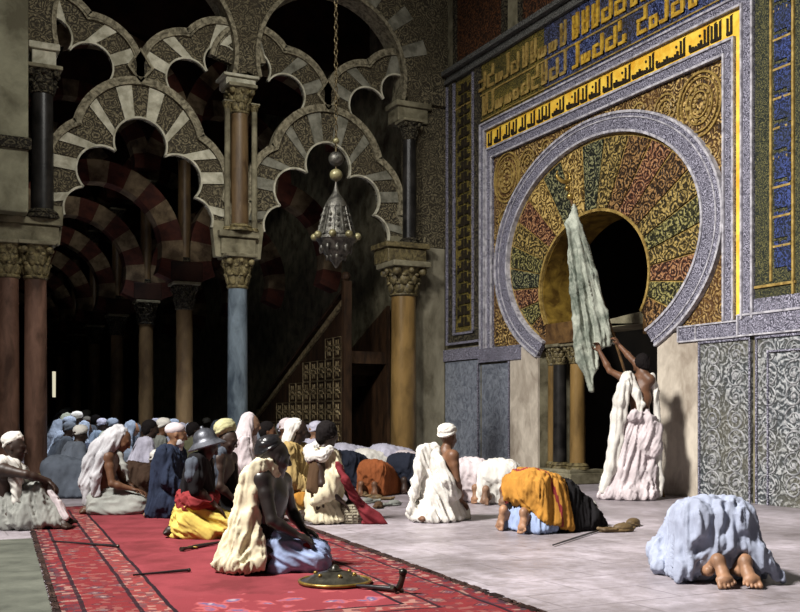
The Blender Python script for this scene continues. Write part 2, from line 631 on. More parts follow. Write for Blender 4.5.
def tall(m, y, z0, z1, w, d0, d1, flip=1):
    """a pair of tall stems with a foot; y grows to the left of the picture"""
    m.box(y - w / 2, y + w / 2, z0, z1, d0, d1)
    m.poly([(y - w * .5, z1), (y + w * .5, z1), (y + w * .9 * flip, z1 + w * .5), (y - w * .4, z1 + w * .25)], d0, d1)


dbl = [492, 501, 510, 517, 526, 535, 543, 550, 564, 579, 587, 600, 612, 630, 654, 685, 709, 716, 721, 732]
zb0, zb1 = 5.69, 5.90
prev = None
for px in dbl:
    y, _ = on_wall(px, 80)
    w = .027
    m = MB(mw)
    sep = .085 if px < 650 else .062
    tall(m, y + sep / 2, zb0, zb1 - .02, w, .03, .05)
    tall(m, y - sep / 2, zb0, zb1, w, .03, .05, -1)
    m.box(y - sep / 2 - w / 2, y + sep / 2 + w / 2, zb0 - .012, zb0 + .022, .03, .05)
    # low letters running on towards the next pair of stems
    if prev is not None:
        gap = prev - y
        n = int((gap - .14) / .05)
        for q in range(max(0, n)):
            yy = y + .09 + q * .05
            hh = (.05, .085, .06, .04)[(q + px) % 4]
            m.box(yy - .014, yy + .014, zb0, zb0 + hh, .03, .05)
        if n > 0:
            m.box(y + .03, y + .09 + (n - 1) * .05, zb0 - .012, zb0 + .018, .03, .05)
        if n > 2:
            m.ball(mw(y + .12, zb0 + .15, .04), (.012, .02, .02), 8, 6)
    prev = y
    m.build('lettering', M['letter_dark'], t)

t = thing('outer_border', 'grey carved border strip between the bright gold band and the blue-gold mosaic band', 'border', (W, 11.8, 2.2))
frame(MB(mw), 8.663, 14.90, 6.10, .17, .188, .15, 0, .06).build('carved_strip', M['border'], t)
m = frame(MB(mw), 8.663, 14.90, 6.10, .028, .028, .028, .06, .085)
frame(m, 8.663 + .16, 14.90 - .142, 6.10 - .122, .028, .028, .028, .06, .085)
m.build('strip_edge', M['border_edge'], t)

# --- broad mosaic band: a long upper register and two uprights
def kufic(mp, x0, x1, z0, h, d0, d1, seed, dirn=1, w=.05):
    """a run of angular letters between x0 and x1 on a base line at z0"""
    rnd = random.Random(seed)
    m = MB(mp)
    x = x0
    while x < x1 - .2:
        g = rnd.choice('lltthhoksd')
        a = lambda p0, p1, q0, q1: m.box(x + p0, x + p1, z0 + q0 * h, z0 + q1 * h, d0, d1)
        if g == 'l':
            a(0, w, 0, 1); a(-.02, w + .02, .94, 1.04); a(0, .16, 0, .14); adv = .20
        elif g == 't':
            a(0, w, 0, 1); a(.10, .10 + w, 0, .94); a(0, .15, 0, .14); a(.06, .13, .42, .54); adv = .24
        elif g == 'h':
            a(0, w, 0, .85); a(0, .22, 0, .14); a(.18, .18 + w, 0, .5); a(.10, .23, .42, .54); adv = .30
        elif g == 'o':
            a(0, .17, 0, .14); a(0, .17, .36, .48); a(0, w, 0, .48); a(.12, .17, 0, .48); adv = .22
        elif g == 'k':
            a(0, .2, 0, .14); a(0, .2, .48, .6); a(.15, .2, 0, .6); a(0, w, .6, .98); adv = .26
        elif g == 's':
            for q in range(3):
                a(q * .08, q * .08 + w, 0, .42)
            a(0, .21, 0, .14); adv = .28
        else:
            a(0, w * 1.2, .05, .35); a(.1, .1 + w, .55, .95); a(0, .16, 0, .12); adv = .2
        x += adv
    return m


t = thing('mosaic_band', 'broad blue mosaic band with two rows of gold angular lettering high on the wall', 'mosaic', (W, 11.8, 6.1))
MB(mw).box(5.0, 13.0, 6.10, 7.15, 0, .03).build('blue_ground', M['blue_mosaic'], t)
MB(mw).box(13.0, 14.9, 6.10, 7.15, 0, .028).build('olive_ground', M['olive_mosaic'], t)
for z0, h, sd in ((6.24, .36, 3), (6.68, .38, 11)):
    for k, (a, b) in enumerate(((8.0, 9.6), (9.6, 11.0), (11.0, 12.4))):
        kufic(mw, a, b, z0, h, .03, .055, sd + k, w=.06).build('gold_lettering', M['letter_gold'], t)
    for k, (a, b) in enumerate(((12.4, 13.7), (13.7, 14.95))):
        tag(kufic(mw, a, b, z0, h, .03, .05, sd + k + 40, w=.055).build('gold_lettering', M['gold_line'], t), None)
m = MB(mw)
m.box(5, 16.0, 6.60, 6.625, .028, .045).box(5, 14.9, 6.16, 6.18, .03, .045)
m.build('gilt_line', M['gold_line'], t)

t = thing('inscription_strip', 'dark upright inscription strip in a grey frame at the left end of the mihrab wall', 'inscription', (W, 15.5, 2.4))
MB(mw).box(15.16, 15.80, 2.55, 7.1, 0, .03).build('olive_ground', M['olive_mosaic'], t)
rnd = random.Random(5)
z = 2.65
for q in range(3):
    m = MB(mw)
    while z < 2.65 + (q + 1) * 1.45 and z < 6.95:
        for cx, sg in ((15.36, 1), (15.62, -1)):
            wv = rnd.uniform(.09, .15)
            m.box(cx - wv / 2, cx + wv / 2, z, z + .06, .03, .05)
            m.box(cx + sg * .075 - .03, cx + sg * .075 + .03, z, z + .16, .03, .05)
            if rnd.random() < .5:
                m.box(cx - sg * .07 - .02, cx - sg * .07 + .02, z - .04, z + .11, .03, .05)
        z += .2
    m.build('dark_lettering', M['letter_dark'], t)
m = MB(mw)
for s0, s1, w in ((15.82, 16.08, 0), (14.92, 15.14, 0)):
    m.box(s0, s1, 2.36, 7.15, 0, .05)
m.box(14.92, 16.08, 2.36, 2.54, 0, .05)
m.build('frame', M['stone_dark'], t)
m = MB(mw)
m.box(15.80, 15.84, 2.5, 7.1, .04, .08).box(15.12, 15.16, 2.5, 7.1, .04, .08).box(15.12, 15.84, 2.5, 2.54, .04, .08)
m.box(16.05, 16.09, 2.33, 7.1, .04, .08).box(14.92, 16.09, 2.33, 2.37, .04, .08)
m.build('frame_edge', M['border'], t)

t = thing('mosaic_strip', 'upright green and blue mosaic strip with gold strokes at the right edge of the wall', 'mosaic', (W, 8.3, 2.3))
MB(mw).box(7.70, 8.663, 2.42, 6.10, 0, .03).build('green_ground', M['green_mosaic'], t)
z = 2.75
q = 0
while z < 5.9:
    tag(MB(mw).box(8.12, 8.36, z, z + .20, .03, .045).box(8.30, 8.36, z + .16, z + .30, .03, .045).box(8.12, 8.17, z - .06, z + .26, .03, .045).ball(mw(8.24, z + .24, .03), (.02, .09, .06), 12, 6).build('blue_lettering', M['navy_mosaic'], t), None)
    z += .34
m = MB(mw)
m.box(8.40, 8.43, 2.6, 6.1, .03, .05).box(8.07, 8.10, 2.42, 6.1, .03, .06).box(8.05, 8.66, 2.54, 2.57, .03, .05)
z = 2.95
while z < 5.9:
    m.box(8.12, 8.38, z + .03, z + .055, .03, .045)
    z += .34
m.build('gilt_line', M['gold_line'], t)
m = MB(mw)
m.box(7.70, 8.85, 2.26, 2.42, 0, .05)
m.build('lower_border', M['border'], t)

# --- cornice and the dim upper storey
t = thing('cornice', 'grey stepped cornice running along the top of the mosaic bands', 'cornice', (W, 11.8, 7.15))
m = MB(mw)
m.box(1.0, 16.12, 7.15, 7.22, 0, .10).box(1.0, 16.12, 7.22, 7.30, 0, .06).box(1.0, 16.12, 7.30, 7.38, 0, .16)
m.build('cornice_moulding', M['cornice'], t)
for (a, b) in ((15.75, 14.2), (13.6, 12.3), (11.9, 10.4)):
    t = thing('blind_panel', 'dim brown carved panel above the cornice, %s' % {15.75: 'nearest the corner of the room', 13.6: 'to the right of a small dark column', 11.9: 'just past the second small column'}[a], 'wall panel', (W, (a + b) / 2, 7.4))
    MB(mw).box(b, a, 7.40, 9.9, 0, .03).build('carved_field', M['brown_panel'], t)
    m = MB(mw)
    for q in (a, b - .1):
        MB(mw).box(q, q + .1, 7.40, 9.9, 0, .07).build('frame', M['stone_dark'], t)

# --- dado, frieze, jambs and columns of the doorway
t = thing('dado_frieze', 'pale carved frieze strip over the marble panels, right of the doorway', 'frieze', (W, 8.5, 1.98))
m = MB(mw)
m.box(6.0, 8.9, 2.0, 2.25, 0, .065).box(8.9, 9.93, 2.0, 2.19, 0, .06)
m.build('carved_strip', M['border'], t)
m = MB(mw)
m.box(6.0, 8.9, 2.235, 2.26, .05, .08).box(6.0, 8.9, 1.99, 2.01, .05, .08).box(8.9, 9.93, 2.175, 2.195, .05, .075).box(8.9, 9.93, 1.985, 2.005, .05, .075).box(8.89, 8.91, 2.0, 2.25, .05, .08).box(9.915, 9.935, 1.99, 2.19, .05, .08).box(9.60, 9.62, 1.99, 2.19, .05, .08)
m.build('strip_edge', M['border_edge'], t)
for (a, b, mt_, lb) in ((8.72, 9.585, 'dado', 'carved arabesque marble panel beside the white jamb right of the doorway'),
                        (7.90, 8.64, 'dado', 'carved arabesque marble panel at the far right edge, beyond a framed joint'),
                        (7.05, 7.85, 'dado', 'carved marble panel beyond the right edge of the wall')):
    t = thing('marble_dado', lb, 'marble panel', (W, (a + b) / 2, 0))
    MB(mw).box(a, b, .0, 1.985, 0, .035).build('carved_slab', M[mt_], t)
    m = MB(mw)
    for s in (a, b - .025):
        m.box(s, s + .025, .0, 1.985, .03, .055)
    m.box(a, b, 1.95, 1.985, .03, .055)
    if b < 8.7:
        m.box(b - .20, b - .18, 0, 1.80, .03, .055).box(a, b - .18, 1.78, 1.80, .03, .055)
    m.build('slab_edge', M['border'], t)
    # raised scrolls over the slab
    sc = MB(mw)
    rnd = random.Random(int(a * 100))
    for i in range(7):
        for sg in (-1, 1):
            cy, cz = (a + b) / 2 + sg * .19, .22 + i * .26
            pts = []
            for k in range(26):
                q = k / 25
                an = q * 3.4 * math.pi + (i % 2) * 1.5
                rr = .15 * (1 - q * .85)
                pts.append(mw(cy + sg * rr * math.cos(an), cz + rr * math.sin(an), .038))
            sc.tube(pts, .011, 5)
            sc.ball(mw(cy, cz, .04), (.015, .03, .03), 8, 6)
    sc.build('scroll_relief', M['dado_relief'], t, smooth=True)
for (a, b, lb) in ((14.98, 16.18, 'plain blue-grey marble panel in the corner left of the doorway'), (13.98, 14.88, 'plain blue-grey marble panel beside the white jamb left of the doorway')):
    t = thing('marble_dado', lb, 'marble panel', (W, (a + b) / 2, 0))
    MB(mw).box(a, b, 0, 2.02 if a > 14.9 else 1.92, 0, .04).build('smooth_slab', M['dado_smooth'], t)
    m = MB(mw)
    m.box(a, a + .03, 0, 1.95, .03, .06)
    m.build('slab_edge', M['border'], t)
t = thing('dado_frieze', 'narrow grey frieze above the blue-grey panels left of the doorway', 'frieze', (W, 14.6, 2.0))
MB(mw).box(13.62, 14.96, 1.96, 2.2, 0, .07).build('carved_strip', M['border'], t)
MB(mw).box(14.96, 16.2, 2.04, 2.25, 0, .075).build('carved_strip', M['border'], t)
for (a, b, h, lb) in ((DL, 13.96, 2.16, 'tall pale veined marble jamb left of the dark doorway'), (9.60, DR, 2.12, 'tall white marble jamb right of the dark doorway, behind the standing man')):
    t = thing('marble_jamb', lb, 'marble slab', (W, (a + b) / 2, 0))
    MB(mw).box(a, b, 0, h, 0, .05).build('jamb_slab', M['white_marble'], t, bevel=.006)


def column(name, label, x, y, z0, z1, r, shaft, cap_h=.5, cap='capital', base_h=.12, abacus=.07, group=None, leaves=8, entasis=.06, parts=True, cat='column', capm=None):
    """base, shaft, leafy capital and abacus; z1 is the top of the abacus"""
    t = thing(name, label, cat, (x, y, z0), group)
    c = (x, y, 0)
    zc = z1 - abacus - cap_h
    if base_h:
        MB().lathe([(r * 1.5, z0), (r * 1.5, z0 + base_h * .35), (r * 1.3, z0 + base_h * .42), (r * 1.42, z0 + base_h * .6), (r * 1.28, z0 + base_h * .8), (r * 1.05, z0 + base_h)], c, 28).build('base', M[capm or cap], t, True)
    n = 8
    MB().lathe([(r * (1.0 - entasis * (i / n) ** 2), z0 + base_h + (zc - z0 - base_h) * i / n) for i in range(n + 1)], c, 32).build('shaft', M[shaft], t, True)
    m = MB()
    m.lathe([(r * .98, zc - .01), (r * 1.1, zc + .02 * cap_h), (r * 1.1, zc + cap_h * .06), (r * .95, zc + cap_h * .1), (r * 1.0, zc + cap_h * .5), (r * 1.25, zc + cap_h * .85), (r * 1.45, zc + cap_h)], c, 28)
    for ring, (fz, fr, n_) in enumerate(((.26, 1.06, leaves), (.56, 1.16, leaves))):
        for k in range(n_):
            a = 2 * math.pi * (k + .5 * ring) / n_
            rot = Matrix.Rotation(a, 3, 'Z') @ Matrix.Rotation(.25, 3, 'Y')
            m.ball((x + r * fr * math.cos(a), y + r * fr * math.sin(a), zc + cap_h * fz), (r * .16, r * .36, cap_h * .2), 8, 6, rot)
            m.ball((x + r * (fr + .2) * math.cos(a), y + r * (fr + .2) * math.sin(a), zc + cap_h * (fz + .17)), (r * .16, r * .24, cap_h * .06), 8, 5, rot)
    for k in range(4):
        a = math.pi / 4 + k * math.pi / 2
        m.ball((x + r * 1.55 * math.cos(a), y + r * 1.55 * math.sin(a), zc + cap_h * .86), r * .34, 10, 7)
        a += math.pi / 4
        m.ball((x + r * 1.4 * math.cos(a), y + r * 1.4 * math.sin(a), zc + cap_h * .88), r * .22, 8, 6)
    m.build('capital', M[cap], t, True)
    if abacus:
        MB().box(x - r * 1.6, x + r * 1.6, y - r * 1.6, y + r * 1.6, z1 - abacus, z1).build('abacus', M['impost'], t, bevel=.012)
    return t


# the clustered columns inside the doorway reveal
t = thing('door_plinth', 'low stone block under the slim columns at the left of the doorway', 'plinth', (9.2, 12.75, 0))
MB().box(8.93, 9.6, 12.22, 13.13, 0, .17).build('block', M['impost'], t, bevel=.015)
MB().box(8.95, 9.6, 12.26, 13.12, .17, .22).build('block_top', M['impost'], t, bevel=.01)
column('door_column', 'slim black marble column at the left of the doorway, between two gilded ones', 9.14, 12.78, .22, 2.15, .105, 'black_marble', .26, 'gold_capital', .1, .05)
column('door_column', 'slim gilded column at the left of the doorway, on the side of the dark chamber', 9.22, 12.43, .22, 2.15, .12, 'gold_marble', .26, 'gold_capital', .1, .05)
column('door_column', 'slim gilded column at the left of the doorway, against the pale jamb', 9.20, 13.06, .22, 2.15, .075, 'gold_marble', .26, 'gold_capital', .1, .05)

# ================================================================ the arcade, y = D
LOBES = [(-.83, 4.29, .36, .68), (-.60, 4.92, .40, .84), (0, 5.42, .425, 1.03), (.60, 4.92, .40, .84), (.83, 4.29, .36, .68)]


def circ_x(a, ra, b, rb, ref):
    """crossing of two circles, the one lying farther from ref"""
    d = math.hypot(b[0] - a[0], b[1] - a[1])
    u = (d * d + ra * ra - rb * rb) / (2 * d)
    h = math.sqrt(max(0, ra * ra - u * u))
    ex, ez = (b[0] - a[0]) / d, (b[1] - a[1]) / d
    c = [(a[0] + ex * u + s * -ez * h, a[1] + ez * u + s * ex * h) for s in (1, -1)]
    return max(c, key=lambda p: math.hypot(p[0] - ref[0], p[1] - ref[1]))


def arc(c, r, p, q, n):
    """points on a circle from the direction of p clockwise to that of q"""
    a = math.atan2(p[1] - c[1], p[0] - c[0])
    b = math.atan2(q[1] - c[1], q[0] - c[0])
    while b > a:
        b -= 2 * math.pi
    if a - b > math.pi * 1.7:
        b += 2 * math.pi
    return [(c[0] + r * math.cos(a + (b - a) * i / n), c[1] + r * math.sin(a + (b - a) * i / n)) for i in range(n + 1)]


def lobed_sectors(lobes, ref):
    """inner and outer outline of each lobe, cusp to cusp"""
    out = []
    for i, (x, z, r, Ro) in enumerate(lobes):
        if i == 0:
            pi_, po = (x - r, z - .12), (x - Ro, z - .16)
        else:
            l = lobes[i - 1]
            pi_ = circ_x((l[0], l[1]), l[2], (x, z), r, ref)
            po = circ_x((l[0], l[1]), l[3], (x, z), Ro, ref)
        if i == len(lobes) - 1:
            qi, qo = (x + r, z - .12), (x + Ro, z - .16)
        else:
            l = lobes[i + 1]
            qi = circ_x((x, z), r, (l[0], l[1]), l[2], ref)
            qo = circ_x((x, z), Ro, (l[0], l[1]), l[3], ref)
        out.append((arc((x, z), r, pi_, qi, 24), arc((x, z), Ro, po, qo, 24)))
    return out


def seg(ln, j0, j1, trim):
    """the part of an outline between two stations, trimmed a little at both ends"""
    out = []
    for q in range(7):
        u_ = j0 + (j1 - j0) * (trim + (1 - 2 * trim) * q / 6)
        i = min(int(u_), len(ln) - 2)
        f = u_ - i
        out.append((ln[i][0] * (1 - f) + ln[i + 1][0] * f, ln[i][1] * (1 - f) + ln[i + 1][1] * f))
    return out


def bay(cx, label_low, label_l, label_r, pale):
    off = lambda pts: [(p[0] + cx, p[1]) for p in pts]
    t = thing('lobed_arch', label_low, 'arch', (cx, D, 3.7))
    secs = lobed_sectors(LOBES, (0, 4.4))
    inner, outer = [], []
    par = 0
    for i, (a, b) in enumerate(secs):
        a, b = off(a), off(b)
        inner += a
        outer += b
        n = (3, 5, 9, 5, 3)[i]
        for k in range(n):
            j0, j1 = round(24 * k / n), round(24 * (k + 1) / n)
            light = k % 2 == 1 if i != 0 and i != 4 else k % 2 == (1 if i else 1)
            if light:
                # tapering pale stones, rounded at the outer end
                aa, bb = seg(a, j0, j1, .10), seg(b, j0, j1, .10)
                bb = [(p[0] + (q[0] - p[0]) * .86, p[1] + (q[1] - p[1]) * .86) for p, q in zip(aa, bb)]
                MB(ma).ribbon(aa, bb, -.12, .035).build('pale_voussoir', M[pale], t)
            else:
                MB(ma).ribbon(a[j0:j1 + 1], b[j0:j1 + 1], -.12, .02).build('carved_voussoir', M['stone_carved'], t)
    # backing so that the pale stones sit inside one carved archivolt
    MB(ma).ribbon(inner, outer, -.11, .012).build('archivolt', M['stone_carved'], t)
    m = MB(ma)
    m.bead(outer, .10, -.12, .06)
    m.bead([(p[0] + (q[0] - p[0]) * .90, p[1] + (q[1] - p[1]) * .90) for p, q in zip(inner, outer)], .035, 0, .075)
    m.build('outer_moulding', M['moulding'], t)
    MB(ma).bead(inner, .03, -.02, .055).build('inner_lit_edge', M['pale_voussoir'], t)  # pale bead paints the lit edge of the lobes
    # springing blocks between the lowest lobes and the piers
    for s in (-1, 1):
        m = MB(ma)
        m.poly([(cx + s * 1.62, 3.70), (cx + s * 1.24, 3.70), (cx + s * 1.19, 4.16), (cx + s * 1.19, 4.3), (cx + s * 1.5, 4.3), (cx + s * 1.62, 4.3)], -.14, .03)
        m.build('springer', M['impost'], t)
    # upper crossing arches, springing from the crown of the lower one
    for s, lab in ((-1, label_l), (1, label_r)):
        t = thing('crossing_arch', lab, 'arch', (cx + s * .8, D, 6.3))
        L1, L2 = (s * .78, 6.58, .36, .80), (s * 1.36, 6.95, .31, .72)
        if s < 0:
            cus_i = circ_x(L2[:2], L2[2], L1[:2], L1[2], (-.9, 6.0))
            cus_o = circ_x(L2[:2], L2[3], L1[:2], L1[3], (-.9, 6.0))
            A = (arc(L2[:2], L2[2], (L2[0] - .3, L2[1]), cus_i, 16), arc(L2[:2], L2[3], (L2[0] - .7, L2[1] + .1), cus_o, 16))
            B = (arc(L1[:2], L1[2], cus_i, (L1[0] + .30, L1[1] - .20), 20), arc(L1[:2], L1[3], cus_o, (L1[0] + .8, L1[1] - .1), 20))
            S = (A, B)
        else:
            cus_i = circ_x(L1[:2], L1[2], L2[:2], L2[2], (.9, 6.0))
            cus_o = circ_x(L1[:2], L1[3], L2[:2], L2[3], (.9, 6.0))
            A = (arc(L1[:2], L1[2], (L1[0] - .30, L1[1] - .20), cus_i, 20), arc(L1[:2], L1[3], (L1[0] - .8, L1[1] - .1), cus_o, 20))
            B = (arc(L2[:2], L2[2], cus_i, (L2[0] + .3, L2[1]), 16), arc(L2[:2], L2[3], cus_o, (L2[0] + .7, L2[1] + .1), 16))
            S = (A, B)
        inn, out = [], []
        for (a, b), n in zip(S, ((3, 5) if s < 0 else (5, 3))):
            a, b = off(a), off(b)
            inn += a
            out += b
            K = len(a) - 1
            for k in range(n):
                j0, j1 = round(K * k / n), round(K * (k + 1) / n)
                lt = k % 2 == 1 if n == 5 else k % 2 == 1
                aa, bb = a[j0:j1 + 1], b[j0:j1 + 1]
                if lt:
                    aa, bb = seg(a, j0, j1, .10), seg(b, j0, j1, .10)
                    bb = [(p[0] + (q[0] - p[0]) * .86, p[1] + (q[1] - p[1]) * .86) for p, q in zip(aa, bb)]
                    MB(ma).ribbon(aa, bb, -.13, -.005).build('pale_voussoir', M[pale], t)
                else:
                    MB(ma).ribbon(aa, bb, -.13, -.02).build('carved_voussoir', M['stone_carved'], t)
        MB(ma).ribbon(inn, out, -.12, -.028).build('archivolt', M['stone_carved'], t)
        m = MB(ma)
        m.bead(out, .09, -.13, .03)
        m.bead([(p[0] + (q[0] - p[0]) * .88, p[1] + (q[1] - p[1]) * .88) for p, q in zip(inn, out)], .03, -.03, .03)
        m.build('outer_moulding', M['moulding'], t)
        MB(ma).bead(inn, .028, -.04, .01).build('inner_lit_edge', M['pale_voussoir'], t)  # lit edge of the crossing arch, painted as a pale bead


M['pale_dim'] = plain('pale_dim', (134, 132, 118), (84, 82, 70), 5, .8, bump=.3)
bay(3.40, 'five-lobed arch of striped pale and carved stone, left bay of the arcade',
    'upper crossing arch of striped stone over the left shoulder of the left lobed arch',
    'upper crossing arch of striped stone over the right shoulder of the left lobed arch', 'pale_voussoir')
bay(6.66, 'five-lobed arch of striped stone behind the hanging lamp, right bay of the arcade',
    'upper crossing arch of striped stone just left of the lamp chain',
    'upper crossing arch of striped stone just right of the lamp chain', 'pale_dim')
# small knot where the two crossing arches of the left bay meet
for cx in (3.40, 6.66):
    t = thing('arch_keystone', 'carved diamond boss where two crossing arches meet, %s bay' % ('left' if cx < 5 else 'right'), 'boss', (cx, D, 6.6))
    MB(ma).poly([(cx - .17, 6.66), (cx, 6.44), (cx + .17, 6.66), (cx, 6.92)], -.3, .03).build('diamond', M['stone_carved'], t)
    MB(ma).bead([(cx - .19, 6.66), (cx, 6.42), (cx + .19, 6.66), (cx, 6.94)], .05, -.02, .06, True).build('diamond_edge', M['moulding'], t)

# upper wall with the two great horseshoe arches
UB = 6.77
m = MB(ma)
for (cx, ra, cz, x0, x1) in ((3.52, 1.46, 7.12, .8, 5.16), (6.74, 1.40, 7.14, 5.16, 8.2)):
    hole = ell_pts((cx, cz), ra, ra, -15, 195, 48)
    hole = [(hole[0][0], UB)] + hole + [(hole[-1][0], UB)]
    rc = (x0, x1, UB, 10.4)
    o_ = []
    for i, p in enumerate(hole):
        q = to_rect((cx, cz), p, rc)
        o_.append(q)
    o_[0], o_[-1] = (x1, UB), (x0, UB)
    for cx_, cz_ in ((x1, 10.4), (x0, 10.4)):
        j = min(range(len(o_)), key=lambda i: (o_[i][0] - cx_) ** 2 + (o_[i][1] - cz_) ** 2)
        o_[j] = (cx_, cz_)
    m.ribbon(hole, o_, -.32, .10)
m.box(8.2, 9.03, UB, 10.4, -.32, .10)
m.box(8.28, 9.03, 4.15, UB, -.32, .02)
m.box(-3, .8, 4.0, 10.4, -.32, .10)
struct(m.build('wall_back', M['stone_carved']))
# the edge rolls of the horseshoes
for (cx, ra, cz, lb) in ((3.52, 1.46, 7.12, 'roll moulding lining the upper horseshoe arch of the left bay'), (6.74, 1.40, 7.14, 'roll moulding lining the upper horseshoe arch round the lamp chain')):
    t = thing('horseshoe_edge', lb, 'moulding', (cx, D, UB))
    ln = ell_pts((cx, cz), ra, ra, -15, 195, 60)
    MB(ma).bead([(p[0], p[1]) for p in ln], .07, -.33, .13).build('roll', M['moulding'], t)
    ln = ell_pts((cx, cz), ra + .62, ra + .62, -12, 192, 60)
    m = MB(ma)
    for k in range(17):
        if k % 2 == 0 and (cx > 5 and k in (0, 2, 4)):
            a, b = 4 + k * 10, 12 + k * 10
            m.ribbon(ell_pts((cx, cz), ra + .04, ra + .04, a + 12, b + 12, 4), ell_pts((cx, cz), ra + .52, ra + .52, a + 12, b + 12, 4), .09, .125)
    if m.v:
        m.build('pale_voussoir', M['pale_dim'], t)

# imposts and upper columns
def pier(x0, x1, z, h, lb, mat='impost', y0=-.34, y1=.10):
    t = thing('impost_block', lb, 'impost', ((x0 + x1) / 2, D, z))
    MB(ma).box(x0, x1, z, z + h * .72, y0, y1).build('block', M[mat], t, bevel=.02)
    MB(ma).box(x0 - .05, x1 + .05, z + h * .72, z + h, y0 - .03, y1 + .05).build('ledge', M[mat], t, bevel=.015)
    return t


pier(1.20, 2.14, 3.70, .38, 'stone impost block on the paired red columns at the left')
pier(4.72, 5.32, 3.74, .40, 'stone impost block on the blue marble column')
pier(7.72, 8.50, 3.80, .36, 'heavy chamfered impost block on the golden column', 'gold_capital', y1=.26)
t = pier(1.74, 2.10, 6.40, .38, 'white block above the dark upper column at the left', 'pale_voussoir')
t = pier(4.80, 5.32, 6.58, .19, 'white block above the brown upper shafts in the middle', 'pale_voussoir')
t = pier(8.00, 8.62, 6.40, .36, 'stone block above the small dark column at the right', 'impost')
column('upper_column', 'small dark column high at the left, standing on the paired columns', 1.90, D - .02, 4.08, 6.40, .17, 'black_marble', .34, 'stone_dark', .14, .06)
column('upper_column', 'stout brown upper column in the middle, above the blue marble one', 5.05, D - .02, 4.14, 6.58, .155, 'brown_marble', .40, 'capital', .12, .06)
column('upper_colonnette', 'thin pale colonnette left of the brown upper column', 4.82, D - .10, 4.14, 6.30, .05, 'impost', .1, 'capital', .06, .03)
column('upper_colonnette', 'thin pale colonnette right of the brown upper column', 5.29, D - .10, 4.14, 6.30, .05, 'impost', .1, 'capital', .06, .03)
column('upper_column', 'small dark column high at the right, above the golden one', 8.22, D - .12, 4.16, 6.40, .125, 'black_marble', .3, 'stone_dark', .1, .05)

# main columns
column('column', 'red marble column at the far left edge, half out of the picture', 1.40, D - .02, 0, 3.70, .17, 'red_marble', .5, 'capital', .16, .06)
column('column', 'red marble column with leafy capital, right of its twin at the left edge', 1.80, D - .05, 0, 3.70, .17, 'red_marble', .5, 'capital', .16, .06)
column('column', 'tall blue-grey marble column in the middle of the arcade', 5.02, D - .02, 0, 3.74, .17, 'blue_marble', .5, 'capital', .16, .06)
column('column', 'golden marble column at the right end of the arcade, against the grey pier', 8.10, D - .12, 0, 3.80, .235, 'gold_marble', .5, 'gold_capital', .18, .10)
t = thing('grey_pier', 'plain grey stone pier between the golden column and the mihrab wall', 'pier', (8.7, D, 0))
MB(ma).box(8.20, 9.0, 0, 4.14, -.34, .06).build('pier_body', M['pier_stone'], t, bevel=.02)

# plastered buttress at the left edge, in front of the arcade
t = thing('plaster_pier', 'weathered pale plaster pier at the upper left edge', 'pier', (1.2, D - .3, 4.1))
MB(ma).box(.4, 1.66, 4.08, 10.4, .10, .42).build('pier_body', M['plaster'], t, bevel=.03)
MB(ma).box(.4, 1.70, 5.02, 5.20, .42, .48).build('ledge', M['stone_dark'], t, bevel=.02)

# ================================================================ the dark hall behind
ROW = 3.55
first = None
proto_col = proto_arch = proto_up = None


def striped_arch(cx, y, zc, r, Ro, n, lab, group, a0=-22, a1=202):
    t = thing('striped_arch', lab, 'arch', (cx, y, zc), group)
    mp = lambda s, z, d: (s, y - d, z)
    red, pal = MB(mp), MB(mp)
    for k in range(n):
        b0, b1 = a0 + (a1 - a0) * k / n, a0 + (a1 - a0) * (k + 1) / n
        tgt = pal if k % 2 else red
        rr = r
        tgt.ribbon(ell_pts((cx, zc), rr, rr, b0, b1, 5), ell_pts((cx, zc), Ro, Ro, b0, b1, 5), -.2, .2)
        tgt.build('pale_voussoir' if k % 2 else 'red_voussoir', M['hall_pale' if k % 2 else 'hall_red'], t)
        red, pal = MB(mp), MB(mp)
    return t


rows = 7
cols_x = (1.6, 5.02, 8.44)
for k in range(1, rows + 1):
    y = D + ROW * k
    for j, x in enumerate(cols_x[:2]):
        lab = 'dim column of the dark hall, one of the rows receding behind the arcade'
        if k == 1 and j == 1:
            lab = 'dim column inside the dark hall, seen through the left arch'
            c0 = column('hall_column', lab, x, y, 0, 3.70, .17, 'brown_marble', .48, 'stone_dark', .14, .06)
            u0 = column('hall_upper_column', 'dim slim column hanging over the hall column, seen through the left arch', x, y, 4.1, 6.5, .13, 'brown_marble', .3, 'stone_dark', .1, .05)
            MB().box(x - .32, x + .32, y - .25, y + .25, 3.7, 4.1).build('impost', M['hall_dark'], c0, bevel=.03)
        else:
            if k == 1:
                continue
            dup(c0, (x, y, 0), label=lab, group='columns of the dark hall')
            dup(u0, (x, y, 4.1), label='dim upper column of the dark hall, one of the rows behind the arcade', group='upper columns of the dark hall')
x, y = 1.6, D + ROW
dup(c0, (x, y, 0), label='dim column of the dark hall, one of the rows receding behind the arcade', group='columns of the dark hall')
for k in range(1, rows + 1):
    y = D + ROW * k
    for j, cx in enumerate((3.31, 6.73)):
        if k == 1 and j == 0:
            h0 = striped_arch(cx, y, 4.30, 1.22, 1.64, 15, 'red and cream striped horseshoe arch in the hall, first one behind the left lobed arch', None)
            h1 = striped_arch(cx, y, 6.75, 1.42, 1.80, 15, 'dim striped upper arch in the hall, first one behind the left bay', None, 0, 180)
        elif k == 1:
            dup(h0, (cx, y, 4.30), label='dim striped horseshoe arch in the hall, behind the lobed arch with the lamp')
            dup(h1, (cx, y, 6.75), label='dim striped upper arch in the hall, behind the bay with the lamp')
        else:
            dup(h0, (cx, y, 4.30), label='dim striped horseshoe arch of the hall, in the rows receding behind the arcade', group='striped arches receding into the dark hall')
            dup(h1, (cx, y, 6.75), label='dim striped upper arch of the hall, in the rows receding behind the arcade', group='upper striped arches receding into the dark hall')
